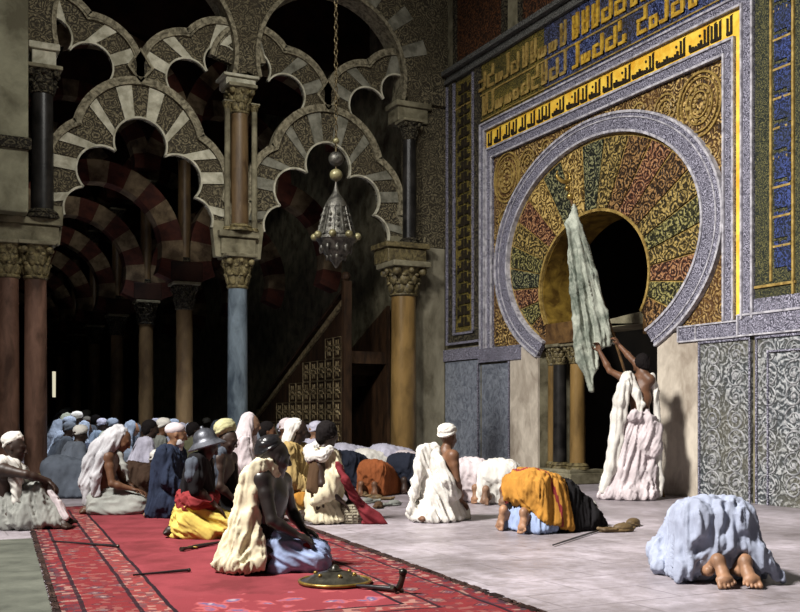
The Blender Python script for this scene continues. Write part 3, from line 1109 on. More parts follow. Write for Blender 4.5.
# walls of the hall above each row of upper arches
for k in range(1, rows + 1):
    y = D + ROW * k
    m = MB()
    m.box(-3, 9.03, y - .18, y + .18, 8.5, 10.4)
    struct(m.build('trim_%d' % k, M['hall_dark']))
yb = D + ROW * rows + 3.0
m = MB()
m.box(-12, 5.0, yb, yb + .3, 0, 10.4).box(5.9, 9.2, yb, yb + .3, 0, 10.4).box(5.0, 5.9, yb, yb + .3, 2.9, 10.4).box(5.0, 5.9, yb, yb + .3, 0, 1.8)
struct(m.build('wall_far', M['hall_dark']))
struct(MB().box(-3.2, -3.0, D, yb, 0, 10.4).build('wall_left', M['hall_dark']))


def emit(name, col, strength):
    s = NT(name, 1)
    s.b.inputs['Base Color'].default_value = (0, 0, 0, 1)
    s.b.inputs['Emission Color'].default_value = lin(col)
    s.b.inputs['Emission Strength'].default_value = strength
    return s.m


struct(MB().box(4.6, 6.1, yb + .6, yb + .62, 0, 3.4).build('window_1', emit('court_glare', (255, 246, 214), 1.3)))

# --- the pulpit stair against the far wall of the right bay
t = thing('minbar', 'dark carved wooden pulpit stair rising to the right behind the arcade', 'pulpit', (8.5, 20.8, 0))
xs0, xs1 = 7.95, 8.95
side = [(24.0, 0), (24.0, .95), (18.45, 3.30), (18.45, 0)]
mp = lambda s, z, d: (xs0 - d, s, z)
MB(mp).poly(side, -.07, 0).build('side_panel', M['minbar_wood'], t)
mp2 = lambda s, z, d: (xs1 - d, s, z)
MB(mp2).poly(side, 0, .07).build('side_panel', M['minbar_wood'], t)
for k in range(11):
    a = 24.0 - k * .5
    b = a - .5
    zt = .2 + k * .215
    MB().box(xs0 + .07, xs1 - .07, b, a, max(0, zt - .25), zt).build('step', M['minbar_wood'], t)
MB(mp).poly([(24.06, .93), (24.06, 1.03), (18.40, 3.43), (18.40, 3.31)], -.12, .06).build('handrail', M['minbar_inlay'], t)
MB(mp).poly([(24.06, 1.20), (24.06, 1.26), (18.40, 3.66), (18.40, 3.60)], -.10, .04).build('handrail', M['minbar_wood'], t)
m = MB()
m.box(xs0 - .07, xs0 + .10, 18.36, 18.50, 0, 3.75).ball((xs0, 18.43, 3.84), .1)
m.build('newel_post', M['minbar_wood'], t)
m = MB(mp)
for i in range(12):
    for j in range(7):
        cy, cz = 18.85 + i * .44, .24 + j * .44
        if cz + .26 > 3.30 - (cy + .2 - 18.45) * 2.35 / 5.55:
            continue
        star = [(cy + (.16 if q % 2 else .075) * math.cos(q * math.pi / 8), cz + (.16 if q % 2 else .075) * math.sin(q * math.pi / 8)) for q in range(16)]
        m.bead(star, .022, 0, .025, True)
        m.ball(mp(cy, cz, .01), (.03, .035, .035), 8, 6)
        m.bead([(cy - .21, cz - .21), (cy + .21, cz - .21), (cy + .21, cz + .21), (cy - .21, cz + .21)], .014, 0, .018, True)
m.build('star_inlay', M['minbar_inlay'], t)

# ================================================================ hanging lamp
LP = at_depth(336, 240, 13.0)
lx, ly = LP.x, LP.y
u = 13.0 / FPX


def lz(py):
    return EYE + (HOR - py) * u


M['lamp_silver'] = plain('lamp_silver', (96, 94, 86), (42, 40, 36), 16, .4, .55, bump=.4, spec=.5)
M['lamp_brass'] = plain('lamp_brass', (138, 132, 96), (78, 72, 44), 10, .4, .3, bump=.2, spec=.5)
M['chain'] = plain('chain', (92, 80, 54), (50, 42, 26), 20, .5, .4, bump=.1)
t = thing('hanging_lamp', 'pierced silver mosque lamp hanging on a long beaded chain before the right arch', 'lamp', (lx, ly, lz(268)))
c = (lx, ly, 0)
m = MB()
z, q = lz(150), 0
while z < 10.35:
    an = 0 if q % 2 else math.pi / 2
    pts = [(lx + .022 * math.cos(b) * math.cos(an), ly + .022 * math.cos(b) * math.sin(an), z + .05 + .05 * math.sin(b)) for b in [2 * math.pi * i / 10 for i in range(10)]]
    m.tube(pts, .008, 5, closed=True)
    z += .082
    q += 1
m.build('chain', M['chain'], t, True)
m = MB()
m.tube([(lx, ly, lz(195)), (lx, ly, lz(148))], .012, 8)
m.build('rod', M['chain'], t, True)
for py, r in ((141, .045), (159, .10), (175, .085)):
    tag(MB().lathe([(0.01, lz(py) - r * .95)] + [(r * math.cos(R(b)), lz(py) + r * .95 * math.sin(R(b))) for b in range(-75, 76, 15)] + [(.01, lz(py) + r * .95)], c, 20).build('ball', M['lamp_silver' if py == 159 else 'lamp_brass'], t, True), None)
MB().lathe([(.16, lz(208)), (.155, lz(206)), (.10, lz(199)), (.045, lz(193)), (.02, lz(186)), (.012, lz(182))], c, 16).build('cap', M['lamp_silver'], t, True)
m = MB().lathe([(.25, lz(236)), (.235, lz(232)), (.19, lz(220)), (.155, lz(210)), (.15, lz(207))], c, 12)
for k in range(12):
    a = 2 * math.pi * k / 12
    m.tube([(lx + .255 * math.cos(a), ly + .255 * math.sin(a), lz(236)), (lx + .195 * math.cos(a), ly + .195 * math.sin(a), lz(220)), (lx + .155 * math.cos(a), ly + .155 * math.sin(a), lz(208))], .012, 6)
    for f in (.25, .5, .75):
        rr = .235 - .07 * f
        m.ball((lx + rr * math.cos(a + .26), ly + rr * math.sin(a + .26), lz(234) + f * (lz(210) - lz(234))), (.02, .02, .03), 6, 5)
m.build('lantern_body', M['lamp_silver'], t, True)
for k in range(8):
    a = 2 * math.pi * (k + .3) / 8
    MB().ball((lx + .285 * math.cos(a), ly + .285 * math.sin(a), lz(237)), .05, 12, 8).build('globe', M['lamp_brass'], t, True)
m = MB().lathe([(.26, lz(237)), (.27, lz(240)), (.23, lz(243)), (.20, lz(250)), (.13, lz(257)), (.06, lz(262)), (.015, lz(268))], c, 16)
for k in range(10):
    a = 2 * math.pi * k / 10
    m.ball((lx + .2 * math.cos(a), ly + .2 * math.sin(a), lz(249)), (.03, .03, .06), 8, 6)
    m.ball((lx + .12 * math.cos(a), ly + .12 * math.sin(a), lz(257)), (.025, .025, .045), 8, 6)
m.build('lamp_bowl', M['lamp_silver'], t, True)
# ================================================================ figures: smooth bodies and cloth grown from a distance field
_rs = np.random.RandomState(3)
_perm = np.concatenate([_rs.permutation(256)] * 3)
_grad = np.array([(1, 1, 0), (-1, 1, 0), (1, -1, 0), (-1, -1, 0), (1, 0, 1), (-1, 0, 1), (1, 0, -1), (-1, 0, -1),
                  (0, 1, 1), (0, -1, 1), (0, 1, -1), (0, -1, -1), (1, 1, 0), (-1, 1, 0), (0, -1, 1), (0, -1, -1)], float)


def perlin(p):
    i = np.floor(p).astype(int)
    f = p - i
    i &= 255
    u = f * f * f * (f * (f * 6 - 15) + 10)
    out = np.zeros(len(p))
    for dx in (0, 1):
        wx = u[:, 0] if dx else 1 - u[:, 0]
        for dy in (0, 1):
            wy = u[:, 1] if dy else 1 - u[:, 1]
            for dz in (0, 1):
                wz = u[:, 2] if dz else 1 - u[:, 2]
                h = _perm[_perm[_perm[i[:, 0] + dx] + i[:, 1] + dy] + i[:, 2] + dz] & 15
                g = _grad[h]
                out += wx * wy * wz * (g[:, 0] * (f[:, 0] - dx) + g[:, 1] * (f[:, 1] - dy) + g[:, 2] * (f[:, 2] - dz))
    return out


_bm = bmesh.new()
bmesh.ops.create_icosphere(_bm, subdivisions=2, radius=1)
_dirs = np.array([v.co[:] for v in _bm.verts])
_bm.free()


class Sdf:
    def __init__(s):
        s.p = []

    def cone(s, a, b, ra, rb=None, k=.02):
        rb = ra if rb is None else rb
        a, b = np.array(a, float), np.array(b, float)
        lo = np.minimum(a - ra, b - rb)
        hi = np.maximum(a + ra, b + rb)
        s.p.append(('c', (a, b, ra, rb), k, lo, hi))
        return s

    def path(s, pts, rs, k=.02):
        for i in range(len(pts) - 1):
            s.cone(pts[i], pts[i + 1], rs[i], rs[i + 1], k)
        return s

    def ell(s, c, r, ax=None, k=.02):
        """ellipsoid; ax holds three unit vectors for its axes"""
        c = np.array(c, float)
        r = np.array(r if hasattr(r, '__len__') else (r, r, r), float)
        ax = np.eye(3) if ax is None else np.array(ax, float)
        m = r.max()
        s.p.append(('e', (c, r, ax), k, c - m, c + m))
        return s

    def hull(s, pts, k=.03):
        """convex skin stretched over balls (x, y, z, r)"""
        P = np.concatenate([np.array(p[:3]) + _dirs * p[3] for p in pts])
        bm = bmesh.new()
        for q in P:
            bm.verts.new(q)
        bmesh.ops.convex_hull(bm, input=bm.verts)
        bm.normal_update()
        pl = {}
        c = P.mean(0)
        for f in bm.faces:
            n = np.array(f.normal[:])
            if abs(n).sum() < .5:
                continue
            d = float(n @ np.array(f.verts[0].co[:]))
            if n @ c > d:
                n, d = -n, -d
            pl[tuple(np.round(n, 2))] = (n, d)
        bm.free()
        pl = list(pl.values())
        s.p.append(('h', pl, k, P.min(0), P.max(0)))
        return s

    def mesh(s, h, floor=None):
        lo = np.min([p[3] for p in s.p], 0) - 3 * h
        hi = np.max([p[4] for p in s.p], 0) + 3 * h
        n = np.ceil((hi - lo) / h).astype(int) + 1
        F = np.full(n, 1.0, np.float32)
        ax = [(lo[i] + h * np.arange(n[i])).astype(np.float32) for i in range(3)]
        for typ, d, k, plo, phi in s.p:
            i0 = np.maximum(np.floor((plo - k - 3 * h - lo) / h).astype(int), 0)
            i1 = np.minimum(np.ceil((phi + k + 3 * h - lo) / h).astype(int) + 1, n)
            x = ax[0][i0[0]:i1[0], None, None]
            y = ax[1][None, i0[1]:i1[1], None]
            z = ax[2][None, None, i0[2]:i1[2]]
            if typ == 'c':
                a, b, ra, rb = d
                v = b - a
                L = float(v @ v) or 1e-9
                t = np.clip(((x - a[0]) * v[0] + (y - a[1]) * v[1] + (z - a[2]) * v[2]) / L, 0, 1)
                g = np.sqrt((x - a[0] - t * v[0]) ** 2 + (y - a[1] - t * v[1]) ** 2 + (z - a[2] - t * v[2]) ** 2) - (ra + t * (rb - ra))
            elif typ == 'e':
                c, r, A = d
                q = [((x - c[0]) * A[i][0] + (y - c[1]) * A[i][1] + (z - c[2]) * A[i][2]) / r[i] for i in range(3)]
                k0 = np.sqrt(q[0] ** 2 + q[1] ** 2 + q[2] ** 2)
                k1 = np.sqrt((q[0] / r[0]) ** 2 + (q[1] / r[1]) ** 2 + (q[2] / r[2]) ** 2) + 1e-9
                g = k0 * (k0 - 1) / k1
            else:
                g = np.full((i1 - i0), -9.0, np.float32)
                for nn, dd in d:
                    np.maximum(g, x * nn[0] + y * nn[1] + z * nn[2] - dd, out=g)
            B = F[i0[0]:i1[0], i0[1]:i1[1], i0[2]:i1[2]]
            hh = np.maximum(k - np.abs(B - g), 0) / k
            F[i0[0]:i1[0], i0[1]:i1[1], i0[2]:i1[2]] = np.minimum(B, g) - hh * hh * k * .25
        if floor is not None:
            F = np.maximum(F, floor - ax[2][None, None, :])
        return surface_nets(F, lo, h)


_C = np.array([(i, j, k) for i in (0, 1) for j in (0, 1) for k in (0, 1)])
_E = [(a, b) for a in range(8) for b in range(a + 1, 8) if np.abs(_C[a] - _C[b]).sum() == 1]


def surface_nets(F, lo, h):
    S = F < 0
    n = F.shape
    cnt = np.zeros((n[0] - 1, n[1] - 1, n[2] - 1), np.int8)
    for c in _C:
        cnt += S[c[0]:n[0] - 1 + c[0], c[1]:n[1] - 1 + c[1], c[2]:n[2] - 1 + c[2]]
    idx = np.argwhere((cnt > 0) & (cnt < 8))
    vals = [F[idx[:, 0] + c[0], idx[:, 1] + c[1], idx[:, 2] + c[2]] for c in _C]
    acc = np.zeros((len(idx), 3))
    num = np.zeros(len(idx))
    for a, b in _E:
        m = (vals[a] < 0) != (vals[b] < 0)
        t = np.where(m, vals[a] / np.where(m, vals[a] - vals[b], 1), 0)
        acc += np.where(m[:, None], _C[a] + t[:, None] * (_C[b] - _C[a]), 0)
        num += m
    V = lo + h * (idx + acc / num[:, None])
    vid = np.full(cnt.shape, -1, int)
    vid[idx[:, 0], idx[:, 1], idx[:, 2]] = np.arange(len(idx))
    Q = []
    for d in range(3):
        e = [0, 0, 0]
        e[d] = 1
        A = S[:n[0] - e[0], :n[1] - e[1], :n[2] - e[2]]
        B = S[e[0]:, e[1]:, e[2]:]
        c = np.argwhere(A != B)
        p, q = [(1, 2), (2, 0), (0, 1)][d]
        ok = (c[:, p] > 0) & (c[:, q] > 0) & (c[:, p] < n[p] - 1) & (c[:, q] < n[q] - 1)
        c = c[ok]
        up = np.zeros(3, int); up[p] = 1
        uq = np.zeros(3, int); uq[q] = 1
        g = lambda o: vid[tuple((c + o).T)]
        quad = np.stack([g(-up - uq), g(-uq), g(0 * up), g(-up)], 1)
        inside = S[tuple(c.T)]
        quad[~inside] = quad[~inside][:, ::-1]
        Q.append(quad)
    Q = np.concatenate(Q)
    return V, Q[(Q >= 0).all(1)]


def normals(V, Q):
    a = V[Q[:, 2]] - V[Q[:, 0]]
    b = V[Q[:, 3]] - V[Q[:, 1]]
    fn = np.cross(a, b)
    N_ = np.zeros_like(V)
    for i in range(4):
        np.add.at(N_, Q[:, i], fn)
    return N_ / (np.linalg.norm(N_, axis=1, keepdims=True) + 1e-9)


def fold(V, Nn, amp, across, along, d=(0, 0, 1), seed=0., mask=None, sharp=True):
    """drapery: ridges running along d"""
    d = np.array(d, float)
    d /= np.linalg.norm(d)
    al = V @ d
    q = (V - al[:, None] * d) / (across * .9) + d * (al / (along * 2.0))[:, None] + seed
    q = q + .45 * np.stack([perlin(q * .55 + 7.3), perlin(q * .55 + 31.1), perlin(q * .55 + 57.7)], 1)
    r = perlin(q)
    r = (1 - 2.4 * np.abs(r)) if sharp else r * 1.6
    w = .7 * amp * (r - .45 if sharp else r)
    if mask is not None:
        w = w * mask(V)
    return V + Nn * w[:, None]


def mesh_obj(name, V, Q, mat, parent=None):
    me = bpy.data.meshes.new(name)
    me.vertices.add(len(V))
    me.vertices.foreach_set('co', np.ascontiguousarray(V, np.float32).ravel())
    me.loops.add(len(Q) * 4)
    me.loops.foreach_set('vertex_index', Q.ravel().astype(np.int32))
    me.polygons.add(len(Q))
    me.polygons.foreach_set('loop_start', np.arange(0, len(Q) * 4, 4, dtype=np.int32))
    me.polygons.foreach_set('use_smooth', np.ones(len(Q), bool))
    me.update(calc_edges=True)
    me.validate()
    me.materials.append(mat)
    o = bpy.data.objects.new(name, me)
    COL.objects.link(o)
    if parent is not None:
        o.parent = parent
    return o


def grow(name, S, mat, parent, h=.012, folds=(), floor=.004):
    V, Q = S.mesh(h, floor)
    for f in folds:
        V = fold(V, normals(V, Q), **f)
    if folds:
        V[:, 2] = np.maximum(V[:, 2], floor) if floor is not None else V[:, 2]
    return mesh_obj(name, V, Q, mat, parent)


def unit(v):
    v = np.array(v, float)
    return v / (np.linalg.norm(v) + 1e-9)


def add_head(S, c, f, u=(0, 0, 1), s=1.0):
    c, f = np.array(c, float), unit(f)
    u = unit(np.array(u, float) - f * float(np.dot(u, f)))
    l = np.cross(u, f)
    A = (f, l, u)
    P = lambda a, b, d: c + s * (a * f + b * l + d * u)
    k = .012 * s
    S.ell(P(-.012, 0, .022), np.array((.095, .075, .094)) * s, A, k)
    S.ell(P(.022, 0, -.025), np.array((.07, .061, .09)) * s, A, .03 * s)
    S.ell(P(.036, 0, -.08), np.array((.05, .046, .033)) * s, A, k)
    S.ell(P(.068, 0, -.104), np.array((.018, .022, .016)) * s, A, k)
    S.cone(P(.088, 0, .018), P(.112, 0, -.03), .009 * s, .014 * s, k)
    S.ell(P(.098, 0, -.036), np.array((.014, .02, .009)) * s, A, .008 * s)
    S.cone(P(.080, .038, .026), P(.088, 0, .022), .009 * s, .010 * s, k)
    S.cone(P(.080, -.038, .026), P(.088, 0, .022), .009 * s, .010 * s, k)
    for b in (-1, 1):
        S.ell(P(.078, b * .031, .006), .010 * s, None, .006 * s)
        S.ell(P(.062, b * .042, -.03), .022 * s, None, .02 * s)
        S.ell(P(-.004, b * .075, -.006), np.array((.018, .009, .03)) * s, A, .006 * s)
    S.cone(P(.086, .018, -.06), P(.086, -.018, -.06), .0075 * s, None, .006 * s)
    S.cone(P(.084, .014, -.071), P(.084, -.014, -.071), .0075 * s, None, .006 * s)
    return P


def add_hand(S, w, d, up, side=1, curl=.5, s=1.0):
    """palm, four unequal bent fingers, thumb from the side of the palm"""
    w, d = np.array(w, float), unit(d)
    up = unit(np.array(up, float) - d * float(np.dot(up, d)))
    t = np.cross(up, d) * side
    P = lambda a, b, e: w + s * (a * d + b * t + e * up)
    S.ell(P(.042, 0, 0), np.array((.05, .038, .016)) * s, (d, t, up), .012 * s)
    for off, ln in ((.029, .068), (.010, .080), (-.010, .074), (-.028, .056)):
        a = P(.074, off, 0)
        d1 = unit(d * math.cos(curl * .5) - up * math.sin(curl * .5) + t * off * 2)
        b = a + d1 * ln * .55 * s
        d2 = unit(d * math.cos(curl * 1.5) - up * math.sin(curl * 1.5) + t * off)
        S.cone(a, b, .0095 * s, .0088 * s, .004)
        S.cone(b, b + d2 * ln * .5 * s, .0088 * s, .0072 * s, .004)
    a = P(.02, .028, -.004)
    b = a + unit(d * .7 + t * .75 - up * .15) * .042 * s
    S.cone(a, b, .013 * s, .011 * s, .008)
    S.cone(b, b + unit(d * .95 + t * .2 - up * .3) * .034 * s, .011 * s, .008 * s, .004)


def add_foot(S, heel, toe, up, s=1.0, side=1):
    """heel to toe, with five separate toes; up is the top of the foot"""
    heel, toe = np.array(heel, float), np.array(toe, float)
    d = unit(toe - heel)
    up = unit(np.array(up, float) - d * float(np.dot(up, d)))
    t = np.cross(up, d) * side
    L = float(np.linalg.norm(toe - heel))
    P = lambda a, b, e: heel + a * L * d + b * s * t + e * s * up
    S.ell(P(.08, 0, .0), np.array((.046, .042, .040)) * s, (d, t, up), .02)
    S.cone(P(.1, 0, .005), P(.5, -.008, .012), .038 * s, .035 * s, .02)
    S.cone(P(.5, 0, .01), P(.74, 0, 0), .036 * s, .032 * s, .02)
    S.ell(P(.74, .004, -.002), np.array((.036, .054, .026)) * s, (d, t, up), .015)
    for i, (b, a, r) in enumerate(((.044, .99, .0165), (.017, 1.01, .0115), (-.008, .99, .0108), (-.031, .95, .0102), (-.051, .90, .0095))):
        S.cone(P(.80, b * .92, 0), P(a, b, -.002), r * s * .9, r * s, .004)


def add_body(S, J, s=1.0, legs=True):
    """one continuous figure from its joints"""
    g = lambda n: np.array(J[n], float)
    pel, che, nek = g('pelvis'), g('chest'), g('neck')
    up = unit(nek - pel)
    l = unit(g('shL') - g('shR'))
    f = unit(np.cross(l, up))
    l = np.cross(up, f)
    A = (f, l, up)
    S.ell(pel, np.array((.105, .155, .11)) * s, A, .06)
    S.ell(che, np.array((.105, .15, .16)) * s, A, .06)
    S.ell((pel + che) / 2, np.array((.09, .13, .14)) * s, A, .06)
    S.cone(che + up * .05, nek, .1 * s, .055 * s, .04)
    for q in 'LR':
        sh, el, wr = g('sh' + q), g('el' + q), g('wr' + q)
        S.cone(nek - up * .03, sh, .05 * s, .055 * s, .03)
        S.cone(che + up * .06, sh, .09 * s, .055 * s, .04)
        S.cone(sh, sh + (el - sh) * .35, .054 * s, .050 * s, .03)
        S.cone(sh + (el - sh) * .35, el, .050 * s, .037 * s, .02)
        S.cone(el, el + (wr - el) * .3, .038 * s, .040 * s, .02)
        S.cone(el + (wr - el) * .3, wr, .040 * s, .024 * s, .02)
        if legs:
            hp, kn, an = g('hip' + q), g('kn' + q), g('an' + q)
            S.cone(hp, kn, .085 * s, .055 * s, .04)
            S.cone(kn, kn + (an - kn) * .35, .053 * s, .056 * s, .02)
            S.cone(kn + (an - kn) * .35, an, .056 * s, .034 * s, .02)
    S.cone(nek - up * .03, J['head'] - np.array(J['hu']) * .06 * s, .056 * s, .052 * s, .02)
    add_head(S, J['head'], J['hf'], J['hu'], s)
    for q, sd in (('L', 1), ('R', -1)):
        d = J.get('hd' + q)
        if d is None:
            d = g('wr' + q) - g('el' + q)
        add_hand(S, J['wr' + q], d, J.get('hn' + q, (0, 0, 1)), J.get('th' + q, -sd), J.get('curl', .5), s)
        if legs and 'to' + q in J:
            add_foot(S, J['an' + q] + np.array(J.get('heeloff', (0, 0, 0))), J['to' + q], J.get('fu', (0, 0, 1)), s, sd)


def turban(S, c, u, r=.115, hgt=.075, f=(1, 0, 0)):
    """wound cloth: tilted overlapping coils round the skull"""
    u = unit(u)
    f = unit(np.array(f, float) - u * float(np.dot(f, u)))
    l = np.cross(u, f)
    c = np.array(c, float)
    S.ell(c + u * .035, (r * .92, r * .88, hgt * 1.05), (f, l, u), .02)
    for i in range(5):
        tilt = (-.38, .3, -.12, .42, .05)[i]
        az = i * 1.25
        ax = math.cos(az) * f + math.sin(az) * l
        uu = unit(u + ax * tilt)
        ff = unit(f - uu * float(np.dot(f, uu)))
        S.ell(c + u * (.012 + .014 * i), (r * (1.0 - .05 * i), r * (.95 - .05 * i), hgt * .44), (ff, np.cross(uu, ff), uu), .008)
    return S


def person(label, x, y, rotz=0.0, group=None):
    o = bpy.data.objects.new('person', None)
    o.empty_display_size = .1
    COL.objects.link(o)
    o.location = (x, y, 0)
    o.rotation_euler = (0, 0, rotz)
    return tag(o, label, 'person', group)


YAW = -math.atan2(FW[0], FW[1])


class Fig:
    """a person standing at a picture position; V turns a picture point and a depth offset into the figure's own frame
    (x to the picture's right, y away, z up)"""

    def __init__(s, label, px, py, group=None):
        s.fx, s.fy = on_floor(px, py)
        s.t = (s.fx * FW[0] + s.fy * FW[1])
        s.root = person(label, s.fx, s.fy, YAW, group)
        s.c, s.s = math.cos(-YAW), math.sin(-YAW)

    def V(s, px, py, dy=0.0):
        p = at_depth(px, py, s.t + dy)
        X, Y = p.x - s.fx, p.y - s.fy
        return np.array((X * s.c - Y * s.s, X * s.s + Y * s.c, p.z))

    def B(s, px, py, dy, r):
        return (*s.V(px, py, dy), r)


def skin(name, c):
    return plain('skin_' + name, c, tuple(int(v * .75) for v in c), 9, .36 if sum(c) < 115 else .5, bump=.08, spec=.6 if sum(c) < 115 else .35)


def cloth(name, c, c2=None, rough=.9):
    return plain('cloth_' + name, c, c2 or tuple(int(v * .84) for v in c), 4, rough, bump=.25, spec=.15)


K = {'dark': skin('dark', (58, 42, 34)), 'black': skin('black', (40, 34, 32)), 'brown': skin('brown', (112, 78, 56)), 'tan': skin('tan', (158, 118, 90)), 'olive': skin('olive', (138, 106, 84))}
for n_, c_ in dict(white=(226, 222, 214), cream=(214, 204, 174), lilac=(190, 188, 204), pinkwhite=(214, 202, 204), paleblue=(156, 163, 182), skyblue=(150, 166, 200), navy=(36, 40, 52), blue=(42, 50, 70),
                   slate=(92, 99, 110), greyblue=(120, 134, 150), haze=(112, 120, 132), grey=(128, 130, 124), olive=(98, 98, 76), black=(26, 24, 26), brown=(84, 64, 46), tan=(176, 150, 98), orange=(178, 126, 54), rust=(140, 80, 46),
                   yellow=(216, 192, 98), red=(136, 50, 52), darkred=(104, 36, 36), hair=(24, 20, 20), steel=(112, 114, 120), veil=(196, 195, 198), ash=(152, 153, 147), sheen_tone=(82, 88, 98), umber=(66, 50, 40), greenwhite=(190, 194, 178), sage=(142, 146, 128)).items():
    K['c_' + n_] = cloth(n_, c_)
K['c_flag'] = plain('cloth_flag', (176, 180, 166), (84, 92, 82), 3.2, .85, bump=.25, warp=.8)
K['shiny'] = plain('shiny_black', (40, 38, 40), (22, 22, 24), 8, .28, bump=.1, spec=.6)
K['metal'] = plain('dark_metal', (92, 88, 76), (36, 34, 30), 10, .3, .6, bump=.15, spec=.5)
K['brass'] = plain('brass', (176, 148, 76), (110, 86, 36), 10, .35, .7, bump=.15, spec=.5)
# ================================================================ people
UP = (0, 0, 1)


def paint(o, mat, cond):
    """give the faces for which cond holds a second material of their own"""
    me = o.data
    n = len(me.polygons)
    c = np.empty(n * 3, np.float32)
    me.polygons.foreach_get('center', c)
    sel = cond(c.reshape(-1, 3))
    me.materials.append(mat)
    me.polygons.foreach_set('material_index', np.where(sel, len(me.materials) - 1, 0).astype(np.int32))


def spheres(pts, r):
    return [(*p, r) for p in pts]


# ---------------------------------------------------------------- the man raising the flag
f = Fig('man standing in trailing white robe, seen from behind, both arms raised to the flag pole', 634, 499)
V, B = f.V, f.B
S = Sdf()
J = dict(pelvis=V(640, 430, 0), chest=V(640, 398, 0), neck=V(641, 374, 0), head=V(641.5, 363, -.0), hf=(-.75, .62, .22), hu=UP,
         shL=V(627, 380, .10), shR=V(650, 380, -.08), elL=V(610, 371, .16), wrL=V(599.5, 351, .22), elR=V(632, 359.5, .06), wrR=V(619, 345, .20),
         hipL=V(634, 434, .06), hipR=V(646, 434, -.06), knL=V(632, 466, .02), knR=V(647, 466, -.02), anL=V(630, 494, .06), anR=V(646, 494, -.02),
         toL=V(619, 498, .16), toR=V(638, 499, .1), hdL=(-.3, 0, .95), hdR=(-.45, 0, .9), hnL=(.5, .6, .2), hnR=(.6, -.5, .3), curl=.9)
add_body(S, J, 1.0)
grow('body', S, K['brown'], f.root, .011)
hb = Sdf().ell(V(642.5, 361.5, -.02), (.095, .095, .105)).ell(V(646, 366, -.03), (.06, .07, .07), k=.04)
grow('hair', hb, K['c_hair'], f.root, .011, [dict(amp=.012, across=.02, along=.03, seed=3)], None)
r_ = Sdf()
r_.hull([B(631, 424, -.02, .11), B(648, 424, -.02, .09), B(633, 436, .06, .12), B(648, 436, .06, .09), B(626, 470, -.06, .13), B(650, 470, -.06, .08), B(640, 470, .1, .13), B(616, 492, -.05, .09), B(653, 494, -.10, .06), B(640, 494, .14, .1)], .05)
r_.hull([B(618, 480, -.05, .08), B(600, 495, -.06, .05), B(608, 497, .16, .04), B(630, 496, -.25, .05), B(655, 496, -.22, .04), B(640, 480, -.1, .1)], .06)
r_.path([V(644, 416, -.06), V(649, 428, -.06), V(649, 446, -.06)], [.08, .14, .15], .05)
r_.path([V(636, 414, -.16), V(648, 420, -.12), V(655, 428, 0)], [.05, .06, .05], .04)
r_.path([V(622, 417, -.06), V(634, 417, -.13), V(648, 414, -.12)], [.05, .04, .04], .05)
grow('robe', r_, K['c_pinkwhite'], f.root, .013, [dict(amp=.055, across=.10, along=.8, d=(.25, 0, 1), seed=2.2), dict(amp=.02, across=.045, along=.2, d=(.4, 0, 1), seed=9)])
r_ = Sdf()
r_.path([V(628, 377, -.02), V(624, 386, -.09), V(621, 400, -.10), V(619, 416, -.07), V(616, 440, -.07), V(611, 466, -.08), V(603, 490, -.08)], [.07, .075, .08, .085, .08, .075, .05], .05)
r_.path([V(628, 377, -.02), V(636, 392, -.11), V(641, 404, -.13), V(640, 414, -.12)], [.06, .05, .04, .03], .03)
r_.path([V(651, 377, -.03), V(656, 392, -.03), V(657, 420, -.04), V(658, 450, -.06), V(660, 480, -.08), V(660, 495, -.08)], [.05, .035, .035, .04, .04, .03], .03)
grow('shawl', r_, K['c_white'], f.root, .012, [dict(amp=.035, across=.07, along=.4, d=(.12, 0, 1), seed=5)])

# ---------------------------------------------------------------- the flag he holds
fx, fy = on_floor(664, 497)
ft = fx * FW[0] + fy * FW[1]
pb, pt = Vector((fx, fy, 0)), at_depth(570.5, 198, ft + .02)
t = thing('flag', 'tall pole with greenish-white gathered flag and gilt crescent finial, held up by the standing man', 'flag', (fx, fy, 0))
MB().tube([pb, pb + (pt - pb) * .5, pt], .018, 10).build('pole', M['impost_wood'], t, True)
ax = (pt - pb).normalized()
m = MB()
for q, r in ((.02, .045), (.13, .036)):
    m.ball(pt + ax * q, r, 14, 10)
m.build('finial_ball', K['brass'], t, True)
cc = pt + ax * .30
rv = Vector((*RT, 0))
pts = [cc + rv * (.085 * math.sin(R(a))) - ax * (.085 * math.cos(R(a))) for a in range(-140, 141, 14)]
m = MB().tube(pts, [.008 + .020 * math.cos(R(a) * .62) for a in range(-140, 141, 14)], 8).tube([pt + ax * .13, cc - ax * .085], .014, 8)
m.build('crescent', K['brass'], t, True)


class Fl(Fig):
    def __init__(s, x, y, tt):
        s.fx, s.fy, s.t = x, y, tt
        s.c, s.s = math.cos(-YAW), math.sin(-YAW)


q = Fl(fx, fy, ft)
V, B = q.V, q.B
S = Sdf()
S.hull([B(572, 206, 0, .03), B(569, 232, 0, .05), B(577, 228, 0, .05)], .03)
S.hull([B(569, 232, 0, .05), B(577, 228, .0, .05), B(569, 262, .05, .05), B(586, 258, -.03, .06)], .03)
S.hull([B(570, 262, .05, .05), B(586, 258, -.03, .06), B(592, 274, -.05, .07), B(573, 292, .03, .06)], .03)
S.hull([B(592, 274, -.05, .07), B(574, 290, .03, .06), B(598, 302, -.02, .06), B(577, 318, .04, .05)], .03)
S.hull([B(598, 302, -.02, .06), B(577, 318, .04, .05), B(608, 328, 0, .06), B(580, 346, .03, .05), B(594, 345, -.04, .05)], .03)
S.hull([B(608, 328, 0, .05), B(614, 341, .02, .035), B(600, 340, -.03, .05), B(598, 346, -.05, .035)], .03)
S.hull([B(580, 346, .03, .05), B(594, 345, -.04, .05), B(580, 360, .03, .04), B(595, 364, -.02, .03), B(590, 376, 0, .03)], .03)
S.hull([B(586, 364, 0, .035), B(594, 366, -.02, .03), B(591, 390, 0, .014)], .03)
Vv, Qq = S.mesh(.014)
